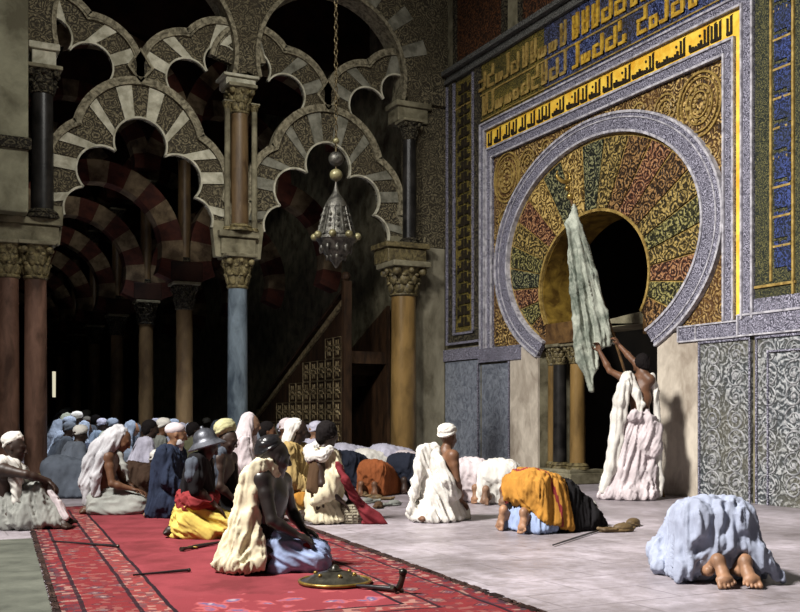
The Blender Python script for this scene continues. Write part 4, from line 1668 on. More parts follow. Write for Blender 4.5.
Vv = fold(Vv, normals(Vv, Qq), .075, .13, .9, (-.16, 0, 1), 1.7)
Vv = fold(Vv, normals(Vv, Qq), .022, .06, .35, (-.3, 0, 1), 4.1)
rm = np.array([[math.cos(YAW), -math.sin(YAW)], [math.sin(YAW), math.cos(YAW)]])
Vv[:, :2] = Vv[:, :2] @ rm.T
o = mesh_obj('flag_cloth', Vv, Qq, K['c_flag'], t)

# ---------------------------------------------------------------- dark-skinned man kneeling in front
f = Fig('dark bare-armed man kneeling in front, cream shawl down his back, blue trousers', 268, 571)
V, B = f.V, f.B
S = Sdf()
J = dict(pelvis=V(262, 545, 0), chest=V(270, 502, .02), neck=V(272, 470, .0), head=V(275, 457, -.01), hf=(.86, .42, -.18), hu=(.1, 0, 1),
         shL=V(282, 481, .17), shR=V(262, 479, -.13), elL=V(292, 512, .22), wrL=V(303, 529, .12), elR=V(272, 521, -.20), wrR=V(297, 535, -.16),
         hipL=V(268, 548, .09), hipR=V(263, 551, -.09), knL=V(318, 556, .14), knR=V(314, 561, -.08), anL=V(240, 560, .12), anR=V(238, 564, -.06),
         toL=V(224, 563, .1), toR=V(222, 567, -.06), hnL=UP, hnR=(.1, -.3, 1), hdR=(.93, .1, -.38), hdL=(.9, -.1, -.35), curl=.7)
add_body(S, J, 1.03)
grow('body', S, K['black'], f.root, .008)
S = Sdf()
turban(S, V(270, 449.5, -.01), (-.25, 0, 1), .094, .062, (.9, .4, 0))
S.ell(V(262, 452, 0), (.05, .07, .05), k=.03)
grow('turban', S, K['shiny'], f.root, .008, [dict(amp=.006, across=.02, along=.12, d=(.8, .4, .3), seed=1)], None)
S = Sdf()
S.hull([B(264, 544, 0, .13), B(276, 541, .03, .10), B(318, 553, .14, .08), B(314, 558, -.08, .085), B(240, 562, .05, .06)], .05)
S.hull([B(316, 556, .14, .07), B(315, 559, -.08, .085), B(323, 566, .16, .04), B(318, 571, -.1, .04), B(276, 571, -.14, .05), B(280, 550, -.08, .09)], .05)
grow('trousers', S, K['c_skyblue'], f.root, .010, [dict(amp=.05, across=.085, along=.3, d=(.9, .1, -.5), seed=3.3), dict(amp=.012, across=.04, along=.14, d=(.7, .1, -.7), seed=8)])
S = Sdf()
S.hull([B(256, 512, .03, .06), B(262, 530, -.07, .07), B(256, 545, -.04, .09), B(270, 548, -.07, .08), B(252, 560, 0, .07), B(268, 562, -.10, .06)], .05)
grow('waist_cloth', S, K['c_black'], f.root, .012, [dict(amp=.018, across=.06, along=.3, seed=4)])
S = Sdf()
S.path([V(276, 474, -.06), V(266, 467, -.09), V(259, 469, -.12), V(251, 478, -.1), V(248, 496, -.11), V(246, 518, -.13), V(242, 540, -.16), V(236, 560, -.20)], [.035, .045, .055, .06, .06, .065, .075, .06], .04)
S.path([V(262, 469, .0), V(251, 478, .02), V(245, 496, .02), V(240, 520, 0), V(233, 545, -.02), V(223, 561, -.06)], [.045, .05, .05, .055, .065, .05], .06)
S.path([V(259, 470, -.13), V(254, 490, -.15), V(253, 515, -.16), V(257, 540, -.2), V(261, 562, -.24)], [.03, .03, .03, .035, .03], .04)
S.hull([B(238, 545, -.06, .06), B(222, 562, -.02, .035), B(217, 564, -.14, .03), B(240, 565, -.26, .04), B(260, 563, -.26, .035), B(250, 548, -.16, .06)], .05)
S.path([V(258, 563, -.25), V(246, 567, -.28), V(230, 566, -.22), V(213, 564, -.12)], [.03, .035, .035, .03], .03)
grow('shawl', S, K['c_cream'], f.root, .0095, [dict(amp=.036, across=.06, along=.9, d=(.2, 0, 1), seed=6.1), dict(amp=.009, across=.028, along=.4, d=(.12, 0, 1), seed=2)])
S = Sdf().ell(V(307, 546, -.12), (.035, .03, .03)).ell(V(310, 549, -.12), (.03, .03, .025))
grow('sash_end', S, K['c_red'], f.root, .008, [dict(amp=.008, across=.02, along=.05, seed=4)])

# ---------------------------------------------------------------- white-robed man kneeling on the stone floor
f = Fig('man kneeling alone on the stone floor in white, bare brown shoulder and back', 438, 521)
V, B = f.V, f.B
S = Sdf()
J = dict(pelvis=V(438, 500, 0), chest=V(443, 470, .03), neck=V(446, 449, .04), head=V(448.5, 437.5, .06), hf=(.62, .78, -.06), hu=UP,
         shL=V(434, 454, .16), shR=V(453, 456, -.06), elL=V(438, 478, .26), wrL=V(452, 494, .28), elR=V(457, 481, -.10), wrR=V(461, 500, .04),
         hipL=V(433, 505, .08), hipR=V(443, 506, -.06), knL=V(448, 508, .38), knR=V(464, 514, .24), anL=V(424, 514, -.02), anR=V(430, 518, -.16),
         toL=V(414, 515, -.1), toR=V(420, 519, -.22), hdR=(.6, .5, -.6), hnR=UP, hnL=UP)
add_body(S, J, .92)
grow('body', S, K['brown'], f.root, .009)
S = Sdf()
turban(S, V(447, 433.5, .04), (-.05, -.05, 1), .105, .066, (.6, .75, 0))
grow('turban', S, K['c_white'], f.root, .009, [dict(amp=.008, across=.025, along=.15, d=(.6, .7, .25), seed=1)], None)
S = Sdf()
S.hull([B(434, 452, .12, .07), B(430, 462, .02, .08), B(438, 496, -.06, .13), B(424, 490, .06, .10), B(444, 497, .02, .13), B(444, 478, .10, .10)], .05)
S.hull([B(436, 498, -.04, .13), B(462, 509, .22, .07), B(449, 505, .36, .08), B(466, 517, .18, .04), B(416, 517, -.12, .05), B(432, 519, -.22, .05), B(450, 519, -.16, .04), B(410, 513, .08, .04)], .06)
S.path([V(432, 449, .10), V(424, 452, -.02), V(419, 468, -.08), V(415, 488, -.1), V(411, 510, -.12)], [.06, .06, .055, .05, .04], .04)
S.path([V(434, 450, .02), V(440, 465, -.12), V(447, 480, -.16), V(455, 495, -.10)], [.05, .045, .05, .06], .03)
grow('robe', S, K['c_white'], f.root, .011, [dict(amp=.04, across=.085, along=.55, d=(.45, 0, -1), seed=3.1), dict(amp=.012, across=.035, along=.2, d=(.3, 0, -1), seed=12)])

# ---------------------------------------------------------------- seated man at the left edge
f = Fig('white-turbaned man sitting at the left edge, knees drawn up, dark arm stretched over one knee', 20, 529)
V, B = f.V, f.B
S = Sdf()
J = dict(pelvis=V(3, 516, .06), chest=V(4, 482, .04), neck=V(8, 463, .02), head=V(15, 448, .0), hf=(.95, -.05, -.1), hu=(.1, 0, 1),
         shL=V(8, 470, .20), shR=V(3, 470, -.14), elL=V(24, 480, .24), wrL=V(46, 484, .14), elR=V(26, 474.5, -.18), wrR=V(49, 481, -.08),
         hipL=V(6, 520, .12), hipR=V(4, 521, -.06), knL=V(40, 487, .18), knR=V(43, 487, -.04), anL=V(58, 519, .14), anR=V(56, 523, -.06),
         toL=V(74, 522, .10), toR=V(70, 527, -.12), hdR=(.75, -.1, -.65), hdL=(.7, 0, -.7), hnR=(.5, 0, .8), hnL=(.5, 0, .8), curl=.6)
add_body(S, J, 1.0)
grow('body', S, K['dark'], f.root, .009)
S = Sdf()
turban(S, V(13, 443, .02), (-.2, 0, 1), .106, .07, (1, 0, 0))
grow('turban', S, K['c_white'], f.root, .010, [dict(amp=.010, across=.03, along=.16, d=(.9, .2, .3), seed=6)], None)
S = Sdf()
S.hull([B(2, 474, .08, .12), B(3, 515, .05, .16), B(-6, 500, .1, .12), B(12, 490, .08, .1)], .05)
S.hull([B(3, 512, .05, .16), B(40, 488, .18, .08), B(42, 490, -.04, .085), B(10, 524, -.14, .06), B(48, 520, -.10, .06), B(50, 516, .18, .06), B(-8, 525, .2, .05)], .05)
S.hull([B(44, 490, -.02, .06), B(42, 492, .18, .06), B(56, 516, .14, .05), B(54, 522, -.09, .05), B(62, 524, -.1, .03)], .04)
grow('robe', S, K['c_ash'], f.root, .011, [dict(amp=.045, across=.09, along=.4, d=(.35, 0, -1), seed=7.7), dict(amp=.014, across=.04, along=.16, d=(.2, 0, 1), seed=1)])
S = Sdf()
S.path([V(-8, 470, -.12), V(2, 463, -.10), V(12, 464, -.04), V(22, 470, .04), V(26, 480, .1)], [.07, .06, .05, .05, .04], .04)
S.path([V(12, 464, -.04), V(16, 480, -.1), V(17, 500, -.12)], [.05, .05, .04], .04)
grow('shawl', S, K['c_white'], f.root, .010, [dict(amp=.025, across=.06, along=.3, d=(.6, 0, -.7), seed=2)])
S = Sdf().hull([B(50, 492, -.06, .03), B(60, 505, -.08, .035), B(66, 518, -.1, .03), B(58, 512, .02, .03)], .03)
grow('hanging_cloth', S, K['c_pinkwhite'], f.root, .009, [dict(amp=.016, across=.04, along=.2, d=(.4, 0, -1), seed=3)])

# ---------------------------------------------------------------- veiled figure bowed beside him
f = Fig('figure bowed under a long white head veil, bare brown arm, grey skirt, at the left', 112, 514)
V, B = f.V, f.B
S = Sdf()
J = dict(pelvis=V(103, 500, .02), chest=V(106, 470, .02), neck=V(113, 449, .0), head=V(122, 440, -.03), hf=(.86, -.1, -.5), hu=(.45, 0, .85),
         shL=V(114, 458, .16), shR=V(108, 457, -.13), elL=V(124, 482, .18), wrL=V(138, 490, .06), elR=V(112, 484, -.18), wrR=V(132, 489, -.14),
         hipL=V(106, 503, .1), hipR=V(104, 504, -.08), knL=V(142, 504, .14), knR=V(140, 508, -.1), anL=V(92, 508, .1), anR=V(90, 510, -.08),
         toL=V(82, 510, .1), toR=V(80, 512, -.1), hdR=(.95, .2, -.2), hnR=UP, hnL=UP)
add_body(S, J, .98)
grow('body', S, K['brown'], f.root, .010)
S = Sdf()
S.ell(V(118, 436, 0), (.10, .11, .10), k=.04)
S.path([V(119, 434, -.02), V(112, 440, -.02), V(101, 450, 0), V(94, 464, .02), V(90, 482, .02), V(90, 500, 0)], [.09, .10, .11, .11, .10, .08], .05)
S.path([V(118, 436, .08), V(116, 455, .16), V(118, 475, .2)], [.06, .06, .05], .04)
S.path([V(113, 444, -.10), V(102, 458, -.14), V(96, 476, -.15), V(96, 492, -.14)], [.05, .05, .05, .05], .04)
grow('veil', S, K['c_veil'], f.root, .011, [dict(amp=.03, across=.07, along=.5, d=(.55, 0, 1), seed=4.4), dict(amp=.01, across=.03, along=.2, d=(.5, 0, 1), seed=3)])
S = Sdf()
S.hull([B(100, 492, .04, .14), B(140, 503, .14, .1), B(138, 505, -.1, .1), B(146, 511, 0, .04), B(92, 511, -.2, .05), B(90, 506, .14, .06), B(122, 512, -.2, .04)], .05)
S.path([V(118, 450, -.05), V(124, 466, -.10), V(128, 480, -.1)], [.03, .03, .03], .02)
grow('skirt', S, K['c_ash'], f.root, .012, [dict(amp=.03, across=.10, along=.4, d=(.9, .2, -.3), seed=2)])

# ---------------------------------------------------------------- man in the blue robe
f = Fig('white-bearded man kneeling in a dark blue robe and pale skullcap', 169, 518)
V, B = f.V, f.B
S = Sdf()
J = dict(pelvis=V(168, 500, .02), chest=V(169, 468, .02), neck=V(172, 446, .0), head=V(176.5, 434, -.01), hf=(.93, .25, -.2), hu=UP,
         shL=V(178, 454, .14), shR=V(166, 454, -.14), elL=V(182, 480, .2), wrL=V(190, 494, .1), elR=V(170, 482, -.2), wrR=V(186, 496, -.12),
         hipL=V(170, 505, .1), hipR=V(168, 506, -.08), knL=V(196, 508, .14), knR=V(194, 511, -.06), anL=V(156, 511, .1), anR=V(155, 513, -.06),
         toL=V(146, 513, .1), toR=V(144, 515, -.06), hnR=UP, hnL=UP)
add_body(S, J, .98)
grow('body', S, K['tan'], f.root, .010)
S = Sdf().ell(V(175.0, 429.5, 0), (.104, .096, .074), k=.02)
grow('skullcap', S, K['c_pinkwhite'], f.root, .010, [], None)
S = Sdf().ell(V(179.6, 441.5, -.02), (.04, .05, .045), k=.03).cone(V(180, 444, -.02), V(181, 450, -.02), .036, .012, .03)
grow('beard', S, K['c_veil'], f.root, .009, [dict(amp=.008, across=.015, along=.06, seed=1)], None)
S = Sdf()
S.hull([B(165.5, 454, -.14, .10), B(177, 454, .13, .095), B(162, 466, 0, .11), B(164, 498, .02, .16), B(176, 490, .0, .12), B(178, 464, 0, .08)], .05)
S.hull([B(166, 498, .02, .16), B(168, 500, -.10, .13), B(194, 505, .14, .10), B(192, 507, -.08, .10), B(150, 514, -.1, .05), B(150, 511, .14, .05), B(182, 516, -.15, .04)], .05)
S.path([V(166, 455, -.13), V(169, 481, -.2), V(183, 494, -.14)], [.08, .085, .08], .03)
grow('robe', S, K['c_blue'], f.root, .011, [dict(amp=.03, across=.08, along=.5, seed=8), dict(amp=.012, across=.04, along=.2, d=(.3, 0, 1), seed=4)])

# ---------------------------------------------------------------- man in the helmet
f = Fig('man in pointed wide-brimmed steel helmet kneeling on the red carpet, red sash, yellow skirt', 200, 538)
V, B = f.V, f.B
S = Sdf()
J = dict(pelvis=V(192, 516, .04), chest=V(198, 478, .03), neck=V(203, 455, .0), head=V(207, 445.5, -.02), hf=(.9, .1, -.45), hu=(.3, 0, .95),
         shL=V(207, 462, .15), shR=V(197, 462, -.14), elL=V(212, 490, .18), wrL=V(219, 508, .06), elR=V(197, 489, -.20), wrR=V(215, 505, -.15),
         hipL=V(194, 520, .1), hipR=V(192, 522, -.08), knL=V(226, 526, .14), knR=V(222, 529, -.08), anL=V(178, 528, .1), anR=V(176, 530, -.08),
         toL=V(166, 531, .1), toR=V(164, 533, -.08), hnR=UP, hnL=UP, hdR=(.7, .1, -.6), hdL=(.7, -.1, -.6))
add_body(S, J, .94)
grow('body', S, K['dark'], f.root, .010)
hc = V(205.5, 441, -.02)
m = MB().lathe([(.165, -.055), (.168, -.046), (.125, -.012), (.104, .006), (.100, .03), (.092, .06), (.074, .085), (.046, .102), (.018, .110), (.014, .128), (.004, .134)], hc, 28, (-.28, 0, 1))
m.build('helmet', K['c_steel'], f.root, True).data.materials[0] = plain('steel', (104, 106, 114), (52, 54, 60), 8, .4, .5, bump=.15, spec=.5)
S = Sdf()
S.hull([B(196, 461, -.13, .075), B(206, 461, .13, .07), B(192, 474, 0, .08), B(191, 500, .03, .12), B(204, 496, .0, .1)], .05)
S.path([V(197, 462, -.14), V(196, 478, -.19), V(196, 490, -.2)], [.07, .065, .055], .03)
grow('tunic', S, K['c_black'], f.root, .011, [dict(amp=.02, across=.07, along=.4, seed=5)])
S = Sdf().path([V(199, 457, -.13), V(193, 464, -.19), V(191.5, 476, -.21), V(193, 484, -.2)], [.035, .055, .05, .03], .03)
grow('sleeve_sheen', S, K['c_sheen_tone'], f.root, .010, [dict(amp=.012, across=.04, along=.2, seed=5)])  # grey-blue sheen on shoulder and upper arm, modelled as its own piece
S = Sdf()
S.path([V(188, 498, -.12), V(196, 502, -.18), V(208, 500, -.14), V(214, 496, 0)], [.05, .055, .05, .045], .04)
S.hull([B(189, 499, 0, .12), B(206, 498, 0, .1), B(189, 506, -.06, .1), B(208, 508, -.06, .08)], .04)
grow('sash', S, K['c_red'], f.root, .011, [dict(amp=.022, across=.05, along=.25, d=(1, 0, -.25), seed=2)])
S = Sdf()
S.hull([B(190, 514, .04, .14), B(226, 522, .14, .10), B(222, 525, -.08, .10), B(192, 518, -.10, .12), B(176, 533, -.12, .045), B(176, 528, .14, .05), B(208, 537, -.2, .035), B(230, 534, .0, .035), B(172, 535, 0, .03)], .05)
grow('skirt', S, K['c_yellow'], f.root, .011, [dict(amp=.045, across=.085, along=.35, d=(.9, 0, -.4), seed=6.5), dict(amp=.012, across=.04, along=.15, d=(.7, .2, -.5), seed=2)])

# ---------------------------------------------------------------- turbaned man at his shoulder
f = Fig('dark man in a pale yellow-grey turban kneeling just right of the helmet', 226, 528)
V, B = f.V, f.B
S = Sdf()
J = dict(pelvis=V(218, 508, .04), chest=V(222, 474, .02), neck=V(225, 451, .0), head=V(228, 440, -.02), hf=(.85, -.35, -.3), hu=(.2, 0, .95),
         shL=V(231, 458, .13), shR=V(219, 459, -.14), elL=V(236, 484, .18), wrL=V(241, 500, .06), elR=V(220, 486, -.2), wrR=V(234, 500, -.15),
         hipL=V(220, 512, .1), hipR=V(218, 514, -.08), knL=V(246, 517, .14), knR=V(243, 520, -.08), anL=V(206, 519, .1), anR=V(204, 521, -.08),
         toL=V(196, 521, .1), toR=V(194, 523, -.08), hnR=UP, hnL=UP)
add_body(S, J, .94)
grow('body', S, K['dark'], f.root, .010)
S = Sdf()
turban(S, V(225.5, 431, 0), (-.2, 0, 1), .112, .08, (.9, -.3, 0))
grow('turban', S, K['c_olive'], f.root, .010, [dict(amp=.01, across=.03, along=.15, d=(.8, .2, .3), seed=3)], None).data.materials[0] = cloth('turban_pale', (186, 182, 140), (118, 116, 86))
S = Sdf()
S.path([V(222, 452, -.06), V(216, 458, -.14), V(214.5, 472, -.17), V(217, 485, -.18)], [.05, .065, .055, .045], .03)
grow('shoulder_sheen', S, K['c_sheen_tone'], f.root, .010, [dict(amp=.014, across=.04, along=.2, seed=5)])  # sheen along the shoulder, put in as a grey-blue piece
S = Sdf()
S.hull([B(217, 496, .03, .12), B(246, 515, .14, .08), B(242, 518, -.08, .08), B(206, 522, -.1, .05), B(206, 520, .1, .05)], .05)
S.hull([B(219, 470, .05, .09), B(228, 468, .08, .08), B(217, 496, .03, .12), B(230, 496, 0, .1)], .05)
grow('robe', S, K['c_black'], f.root, .012, [dict(amp=.02, across=.07, along=.4, seed=5)])

# ---------------------------------------------------------------- man in the cream robe
f = Fig('dark-haired man in a cream fleecy robe, white hood rolled on his shoulders', 324, 523)
V, B = f.V, f.B
S = Sdf()
J = dict(pelvis=V(322, 500, .02), chest=V(324, 470, .02), neck=V(325, 447, .0), head=V(328, 434, -.01), hf=(.8, .55, -.1), hu=UP,
         shL=V(335, 456, .14), shR=V(318, 456, -.13), elL=V(342, 482, .2), wrL=V(350, 498, .1), elR=V(322, 484, -.2), wrR=V(340, 500, -.14),
         hipL=V(324, 505, .1), hipR=V(320, 507, -.08), knL=V(342, 510, .25), knR=V(340, 515, .02), anL=V(306, 514, .04), anR=V(305, 517, -.12),
         toL=V(296, 516, .0), toR=V(295, 519, -.14), hnR=UP, hnL=UP)
add_body(S, J, .98)
grow('body', S, K['dark'], f.root, .010)
S = Sdf().ell(V(326.5, 431, -.01), (.102, .10, .105)).ell(V(322, 438, 0), (.06, .08, .07), k=.03)
grow('hair', S, K['c_hair'], f.root, .010, [dict(amp=.012, across=.02, along=.03, seed=3)], None)
S = Sdf()
S.hull([B(320, 456, -.10, .08), B(334, 456, .12, .075), B(320, 498, .02, .14), B(334, 492, .0, .1), B(334, 470, 0, .09)], .05)
S.hull([B(320, 500, .02, .14), B(341, 508, .22, .08), B(338, 514, -.04, .07), B(310, 517, -.14, .05), B(340, 520, -.12, .03), B(316, 521, -.2, .03)], .05)
S.path([V(332, 458, -.06), V(334, 476, -.14), V(328, 492, -.18), V(314, 502, -.2)], [.08, .085, .075, .05], .04)
o = grow('robe', S, K['c_cream'], f.root, .011, [dict(amp=.03, across=.08, along=.4, d=(-.3, 0, 1), seed=2.4), dict(amp=.008, across=.03, along=.05, seed=6, sharp=False)])
S = Sdf().hull([B(314, 462, -.16, .04), B(318, 470, -.17, .05), B(312, 488, -.16, .06), B(318, 492, -.17, .04)], .03)
grow('waistcoat', S, K['c_brown'], f.root, .010, [dict(amp=.012, across=.05, along=.3, seed=6)])
S = Sdf()
S.path([V(328, 450, .14), V(318, 447, .10), V(310, 451, 0), V(312, 457, -.14), V(322, 456, -.19), V(330, 449, -.14)], [.045, .055, .06, .06, .055, .04], .03)
grow('hood', S, K['c_white'], f.root, .010, [dict(amp=.018, across=.035, along=.15, d=(1, 0, .3), seed=6)])

# ---------------------------------------------------------------- man in the tan robe
f = Fig('man in a tan yellow robe and white headcloth, just behind the dark man in front', 292, 514)
V, B = f.V, f.B
S = Sdf()
J = dict(pelvis=V(290, 492, .02), chest=V(292, 463, .02), neck=V(295, 442, .0), head=V(298.5, 430, -.01), hf=(.93, .3, -.12), hu=UP,
         shL=V(303, 450, .14), shR=V(288, 450, -.13), elL=V(308, 476, .2), wrL=V(316, 490, .1), elR=V(292, 477, -.2), wrR=V(308, 490, -.14),
         hipL=V(292, 497, .1), hipR=V(289, 498, -.08), knL=V(318, 501, .14), knR=V(314, 505, -.04), anL=V(277, 506, .08), anR=V(276, 508, -.1),
         toL=V(268, 507, .06), toR=V(267, 510, -.1), hnR=UP, hnL=UP)
add_body(S, J, .98)
grow('body', S, K['dark'], f.root, .010)
S = Sdf().ell(V(294.5, 426, 0), (.105, .10, .085), k=.03).path([V(293, 428, -.02), V(288, 438, -.04), V(287, 452, -.08)], [.08, .055, .05], .04)
grow('headcloth', S, K['c_white'], f.root, .010, [dict(amp=.014, across=.035, along=.2, d=(.4, 0, 1), seed=6)], None)
S = Sdf()
S.hull([B(289, 449, -.12, .075), B(302, 449, .12, .075), B(287, 490, .02, .14), B(300, 484, .0, .1), B(301, 464, 0, .09)], .05)
S.hull([B(289, 492, .02, .14), B(316, 500, .14, .08), B(312, 503, -.04, .08), B(275, 509, -.1, .05), B(306, 511, -.14, .04)], .05)
S.path([V(288, 450, -.13), V(291, 476, -.2), V(305, 487, -.15)], [.08, .08, .08], .03)
grow('robe', S, K['c_tan'], f.root, .011, [dict(amp=.028, across=.07, along=.4, d=(.2, 0, 1), seed=3), dict(amp=.01, across=.04, along=.15, seed=7)])
S = Sdf().hull([B(296, 497, -.2, .04), B(304, 494, -.2, .04), B(302, 503, -.2, .04)], .03)
grow('sash_end', S, K['c_orange'], f.root, .010, [dict(amp=.012, across=.04, along=.15, seed=7)])


# ================================================================ people built in their own heading frame (x ahead, y left)
def kneel_joints(lean=0., yaw=0., pitch=-.1, tall=1.0, reach=0.):
    hx, hz = .02 + .26 * lean, (.785 - .10 * lean) * tall
    nx, nz = .0 + .18 * lean, (.655 - .06 * lean) * tall
    J = dict(pelvis=(-.12, 0, .24), chest=(-.05 + .08 * lean, 0, .47 * tall), neck=(nx, 0, nz), head=(hx + .03, 0, hz + .01), hf=(math.cos(yaw), math.sin(yaw), pitch), hu=(.2 * lean + .05, 0, 1))
    for q, s in (('L', 1), ('R', -1)):
        J['sh' + q] = (nx - .01, s * .17, nz - .045)
        J['el' + q] = (.05 + .1 * lean + reach * .12, s * .23, .39 * tall + reach * .08)
        J['wr' + q] = (.24 + reach * .2, s * .13, .28 + reach * .18)
        J['hip' + q] = (-.1, s * .09, .2)
        J['kn' + q] = (.33, s * .14, .085)
        J['an' + q] = (-.24, s * .09, .06)
        J['to' + q] = (-.40, s * .10, .03)
        J['hn' + q] = UP
    return J


def make_kneeler(root, sk, robe, cover, cmat, lean=0., yaw=0., pitch=-.1, tall=1.0, h=.014, hb=.012, seed=1., amp=.026, bare=False, reach=0.):
    J = kneel_joints(lean, yaw, pitch, tall, reach)
    S = Sdf()
    add_body(S, J)
    grow('body', S, K[sk], root, hb)
    A = lambda n, r, dx=0, dz=0: (J[n][0] + dx, J[n][1], J[n][2] + dz, r)
    S = Sdf()
    if not bare:
        S.hull([A('shL', .088), A('shR', .088), (J['chest'][0] + .04, .08, J['chest'][2] + .02, .135), (J['chest'][0] + .04, -.08, J['chest'][2] + .02, .135), (J['neck'][0] - .03, 0, J['neck'][2] - .07, .10), A('pelvis', .16), (.0, 0, .27, .13)], .05)
        for q in 'LR':
            S.path([J['sh' + q], J['el' + q], J['wr' + q]], [.078, .08, .075], .03)
    else:
        S.hull([A('shL', .07), (J['chest'][0] - .02, .05, J['chest'][2], .11), A('pelvis', .16), (.0, 0, .27, .13)], .05)
    S.hull([A('pelvis', .17), A('knL', .105), A('knR', .105), (.05, .13, .2, .12), (.05, -.13, .2, .12), A('anL', .07), A('anR', .07), (.40, .17, .03, .03), (.40, -.17, .03, .03), (-.36, .16, .03, .03), (-.36, -.16, .03, .03), (0, .26, .03, .03), (0, -.26, .03, .03)], .05)
    grow('robe', S, K['c_' + robe], root, h, [dict(amp=amp, across=.085, along=.5, d=(.15, .1, 1), seed=seed), dict(amp=amp * .4, across=.04, along=.2, d=(.3, .1, 1), seed=seed + 3)])
    add_cover(root, J, cover, cmat, hb, seed)
    return J


def add_cover(root, J, cover, cmat, h, seed):
    hd, hf, hu = np.array(J['head']), unit(J['hf']), unit(J['hu'])
    S = Sdf()
    if cover == 'turban':
        turban(S, hd + hu * .035, hu - hf * .15, .112, .075, hf)
        grow('turban', S, K['c_' + cmat], root, h, [dict(amp=.009, across=.03, along=.15, d=tuple(hf + .3 * hu), seed=seed)], None)
    elif cover == 'veil':
        nk = np.array(J['neck'])
        S.ell(hd - hf * .035 + hu * .012, (.10, .105, .125), k=.04)
        S.hull([(*(hd - hf * .06), .085), (*(np.array(J['shL']) - hf * .03), .08), (*(np.array(J['shR']) - hf * .03), .08), (*(nk - hf * .13 - hu * .22), .07)], .05)
        S.path([hd - hf * .02 + np.array((0, .09, -.03)), np.array(J['shL']) + hf * .07 - hu * .05, np.array(J['shL']) + hf * .10 - hu * .22], [.035, .05, .05], .04)
        S.path([hd - hf * .02 + np.array((0, -.09, -.03)), np.array(J['shR']) + hf * .07 - hu * .05, np.array(J['shR']) + hf * .10 - hu * .22], [.035, .05, .05], .04)
        grow('veil', S, K['c_' + cmat], root, h, [dict(amp=.022, across=.06, along=.4, seed=seed)], None)
    elif cover == 'cap':
        S.ell(hd + hu * .045 - hf * .012, (.098, .084, .07), (hf, np.cross(hu, hf), hu))
        grow('cap', S, K['c_' + cmat], root, h, [], None)
    else:
        S.ell(hd + hu * .03 - hf * .025, (.10, .086, .092), (hf, np.cross(hu, hf), hu)).ell(hd - hf * .05 - hu * .02, (.06, .075, .08), (hf, np.cross(hu, hf), hu), k=.03)
        grow('hair', S, K['c_' + cmat], root, h, [dict(amp=.010, across=.02, along=.03, seed=seed)], None)


def sujud_joints():
    J = dict(pelvis=(-.13, 0, .39), chest=(.2, 0, .35), neck=(.42, 0, .225), head=(.545, 0, .135), hf=(.35, 0, -.94), hu=(.94, 0, .35))
    for q, s in (('L', 1), ('R', -1)):
        J['sh' + q] = (.39, s * .16, .225)
        J['el' + q] = (.44, s * .27, .10)
        J['wr' + q] = (.58, s * .20, .035)
        J['hip' + q] = (-.13, s * .09, .36)
        J['kn' + q] = (.12, s * .13, .075)
        J['an' + q] = (-.30, s * .095, .085)
        J['to' + q] = (-.345, s * .10, .0)
        J['hn' + q] = UP
        J['th' + q] = -s
    J['curl'] = .15
    return J


def make_bowed(root, sk, robe, cover, cmat, h=.014, hb=.012, seed=1., amp=.028, wide=1.0, hem=0., spread=1.0):
    J = sujud_joints()
    S = Sdf()
    for q, s in (('L', 1), ('R', -1)):
        J['to' + q] = None
    J2 = {k: v for k, v in J.items() if v is not None}
    add_body(S, J2)
    for q, s in (('L', 1), ('R', -1)):            # feet upright on bent toes, soles turned back
        add_foot(S, (-.37, s * .10 * spread, .205), (-.41, s * .115 * spread, .014), (1, 0, -.1), 1.0, -s)
        S.cone((-.28, s * .095 * spread, .09), (-.35, s * .10 * spread, .17), .038, .036, .02)
    grow('body', S, K[sk], root, hb)
    S = Sdf()
    w = wide
    S.hull([(-.16, .08 * w, .385, .155), (-.16, -.08 * w, .385, .155), (.2, .09 * w, .335, .135), (.2, -.09 * w, .335, .135), (.40, .14, .215, .085), (.40, -.14, .215, .085)], .05)
    S.hull([(-.18, .09 * w, .36, .15), (-.18, -.09 * w, .36, .15), (.15, .1, .3, .12), (.15, -.1, .3, .12), (-.22 - hem, .24 * w, .04, .03), (-.22 - hem, -.24 * w, .04, .03), (.15, .28 * w, .03, .03), (.15, -.28 * w, .03, .03)], .05)
    S.hull([(.15, .1, .3, .12), (.15, -.1, .3, .12), (.15, .27 * w, .03, .03), (.15, -.27 * w, .03, .03), (.40, .15, .2, .08), (.40, -.15, .2, .08), (.46, .28, .05, .05), (.46, -.28, .05, .05)], .05)
    for q in 'LR':
        S.path([J['sh' + q], J['el' + q], J['wr' + q]], [.08, .07, .055], .03)
    grow('robe', S, K['c_' + robe], root, h, [dict(amp=amp, across=.09, along=.45, d=(.35, .05, 1), seed=seed), dict(amp=amp * .4, across=.04, along=.16, d=(.2, .1, 1), seed=seed + 5)])
    add_cover(root, J, cover, cmat, hb, seed)
    return J


# ---------------------------------------------------------------- bowed man under the orange blanket
x, y = on_floor(543, 530)
o = person('man bowed to the floor under an orange blanket and black cloak, bare soles showing', x, y, R(6))
o.scale = (.93, .97, 1.0)
make_bowed(o, 'tan', 'black', 'turban', 'white', .012, .0065, 2., spread=1.45)
S = Sdf()
S.hull([(-.20, .10, .385, .185), (-.20, -.10, .385, .185), (.0, .09, .385, .165), (.02, -.10, .375, .15), (-.20, -.27, .14, .05), (.06, -.32, .05, .03), (-.22, .2, .25, .06), (.0, .25, .2, .06)], .05)
b = grow('blanket', S, K['c_orange'], o, .011, [dict(amp=.03, across=.09, along=.6, d=(.2, .2, 1), seed=3), dict(amp=.012, across=.04, along=.2, d=(.2, .1, 1), seed=9)])
paint(b, K['c_red'], lambda c: np.abs(c[:, 0] + .20 + .45 * (c[:, 1] + .02)) < .015)
S = Sdf()
S.hull([(-.20, .10, .20, .10), (-.20, -.10, .20, .10), (-.10, .2, .06, .05), (-.10, -.26, .06, .05), (-.31, .24, .03, .025), (-.30, -.27, .03, .025), (-.28, 0, .16, .05)], .04)
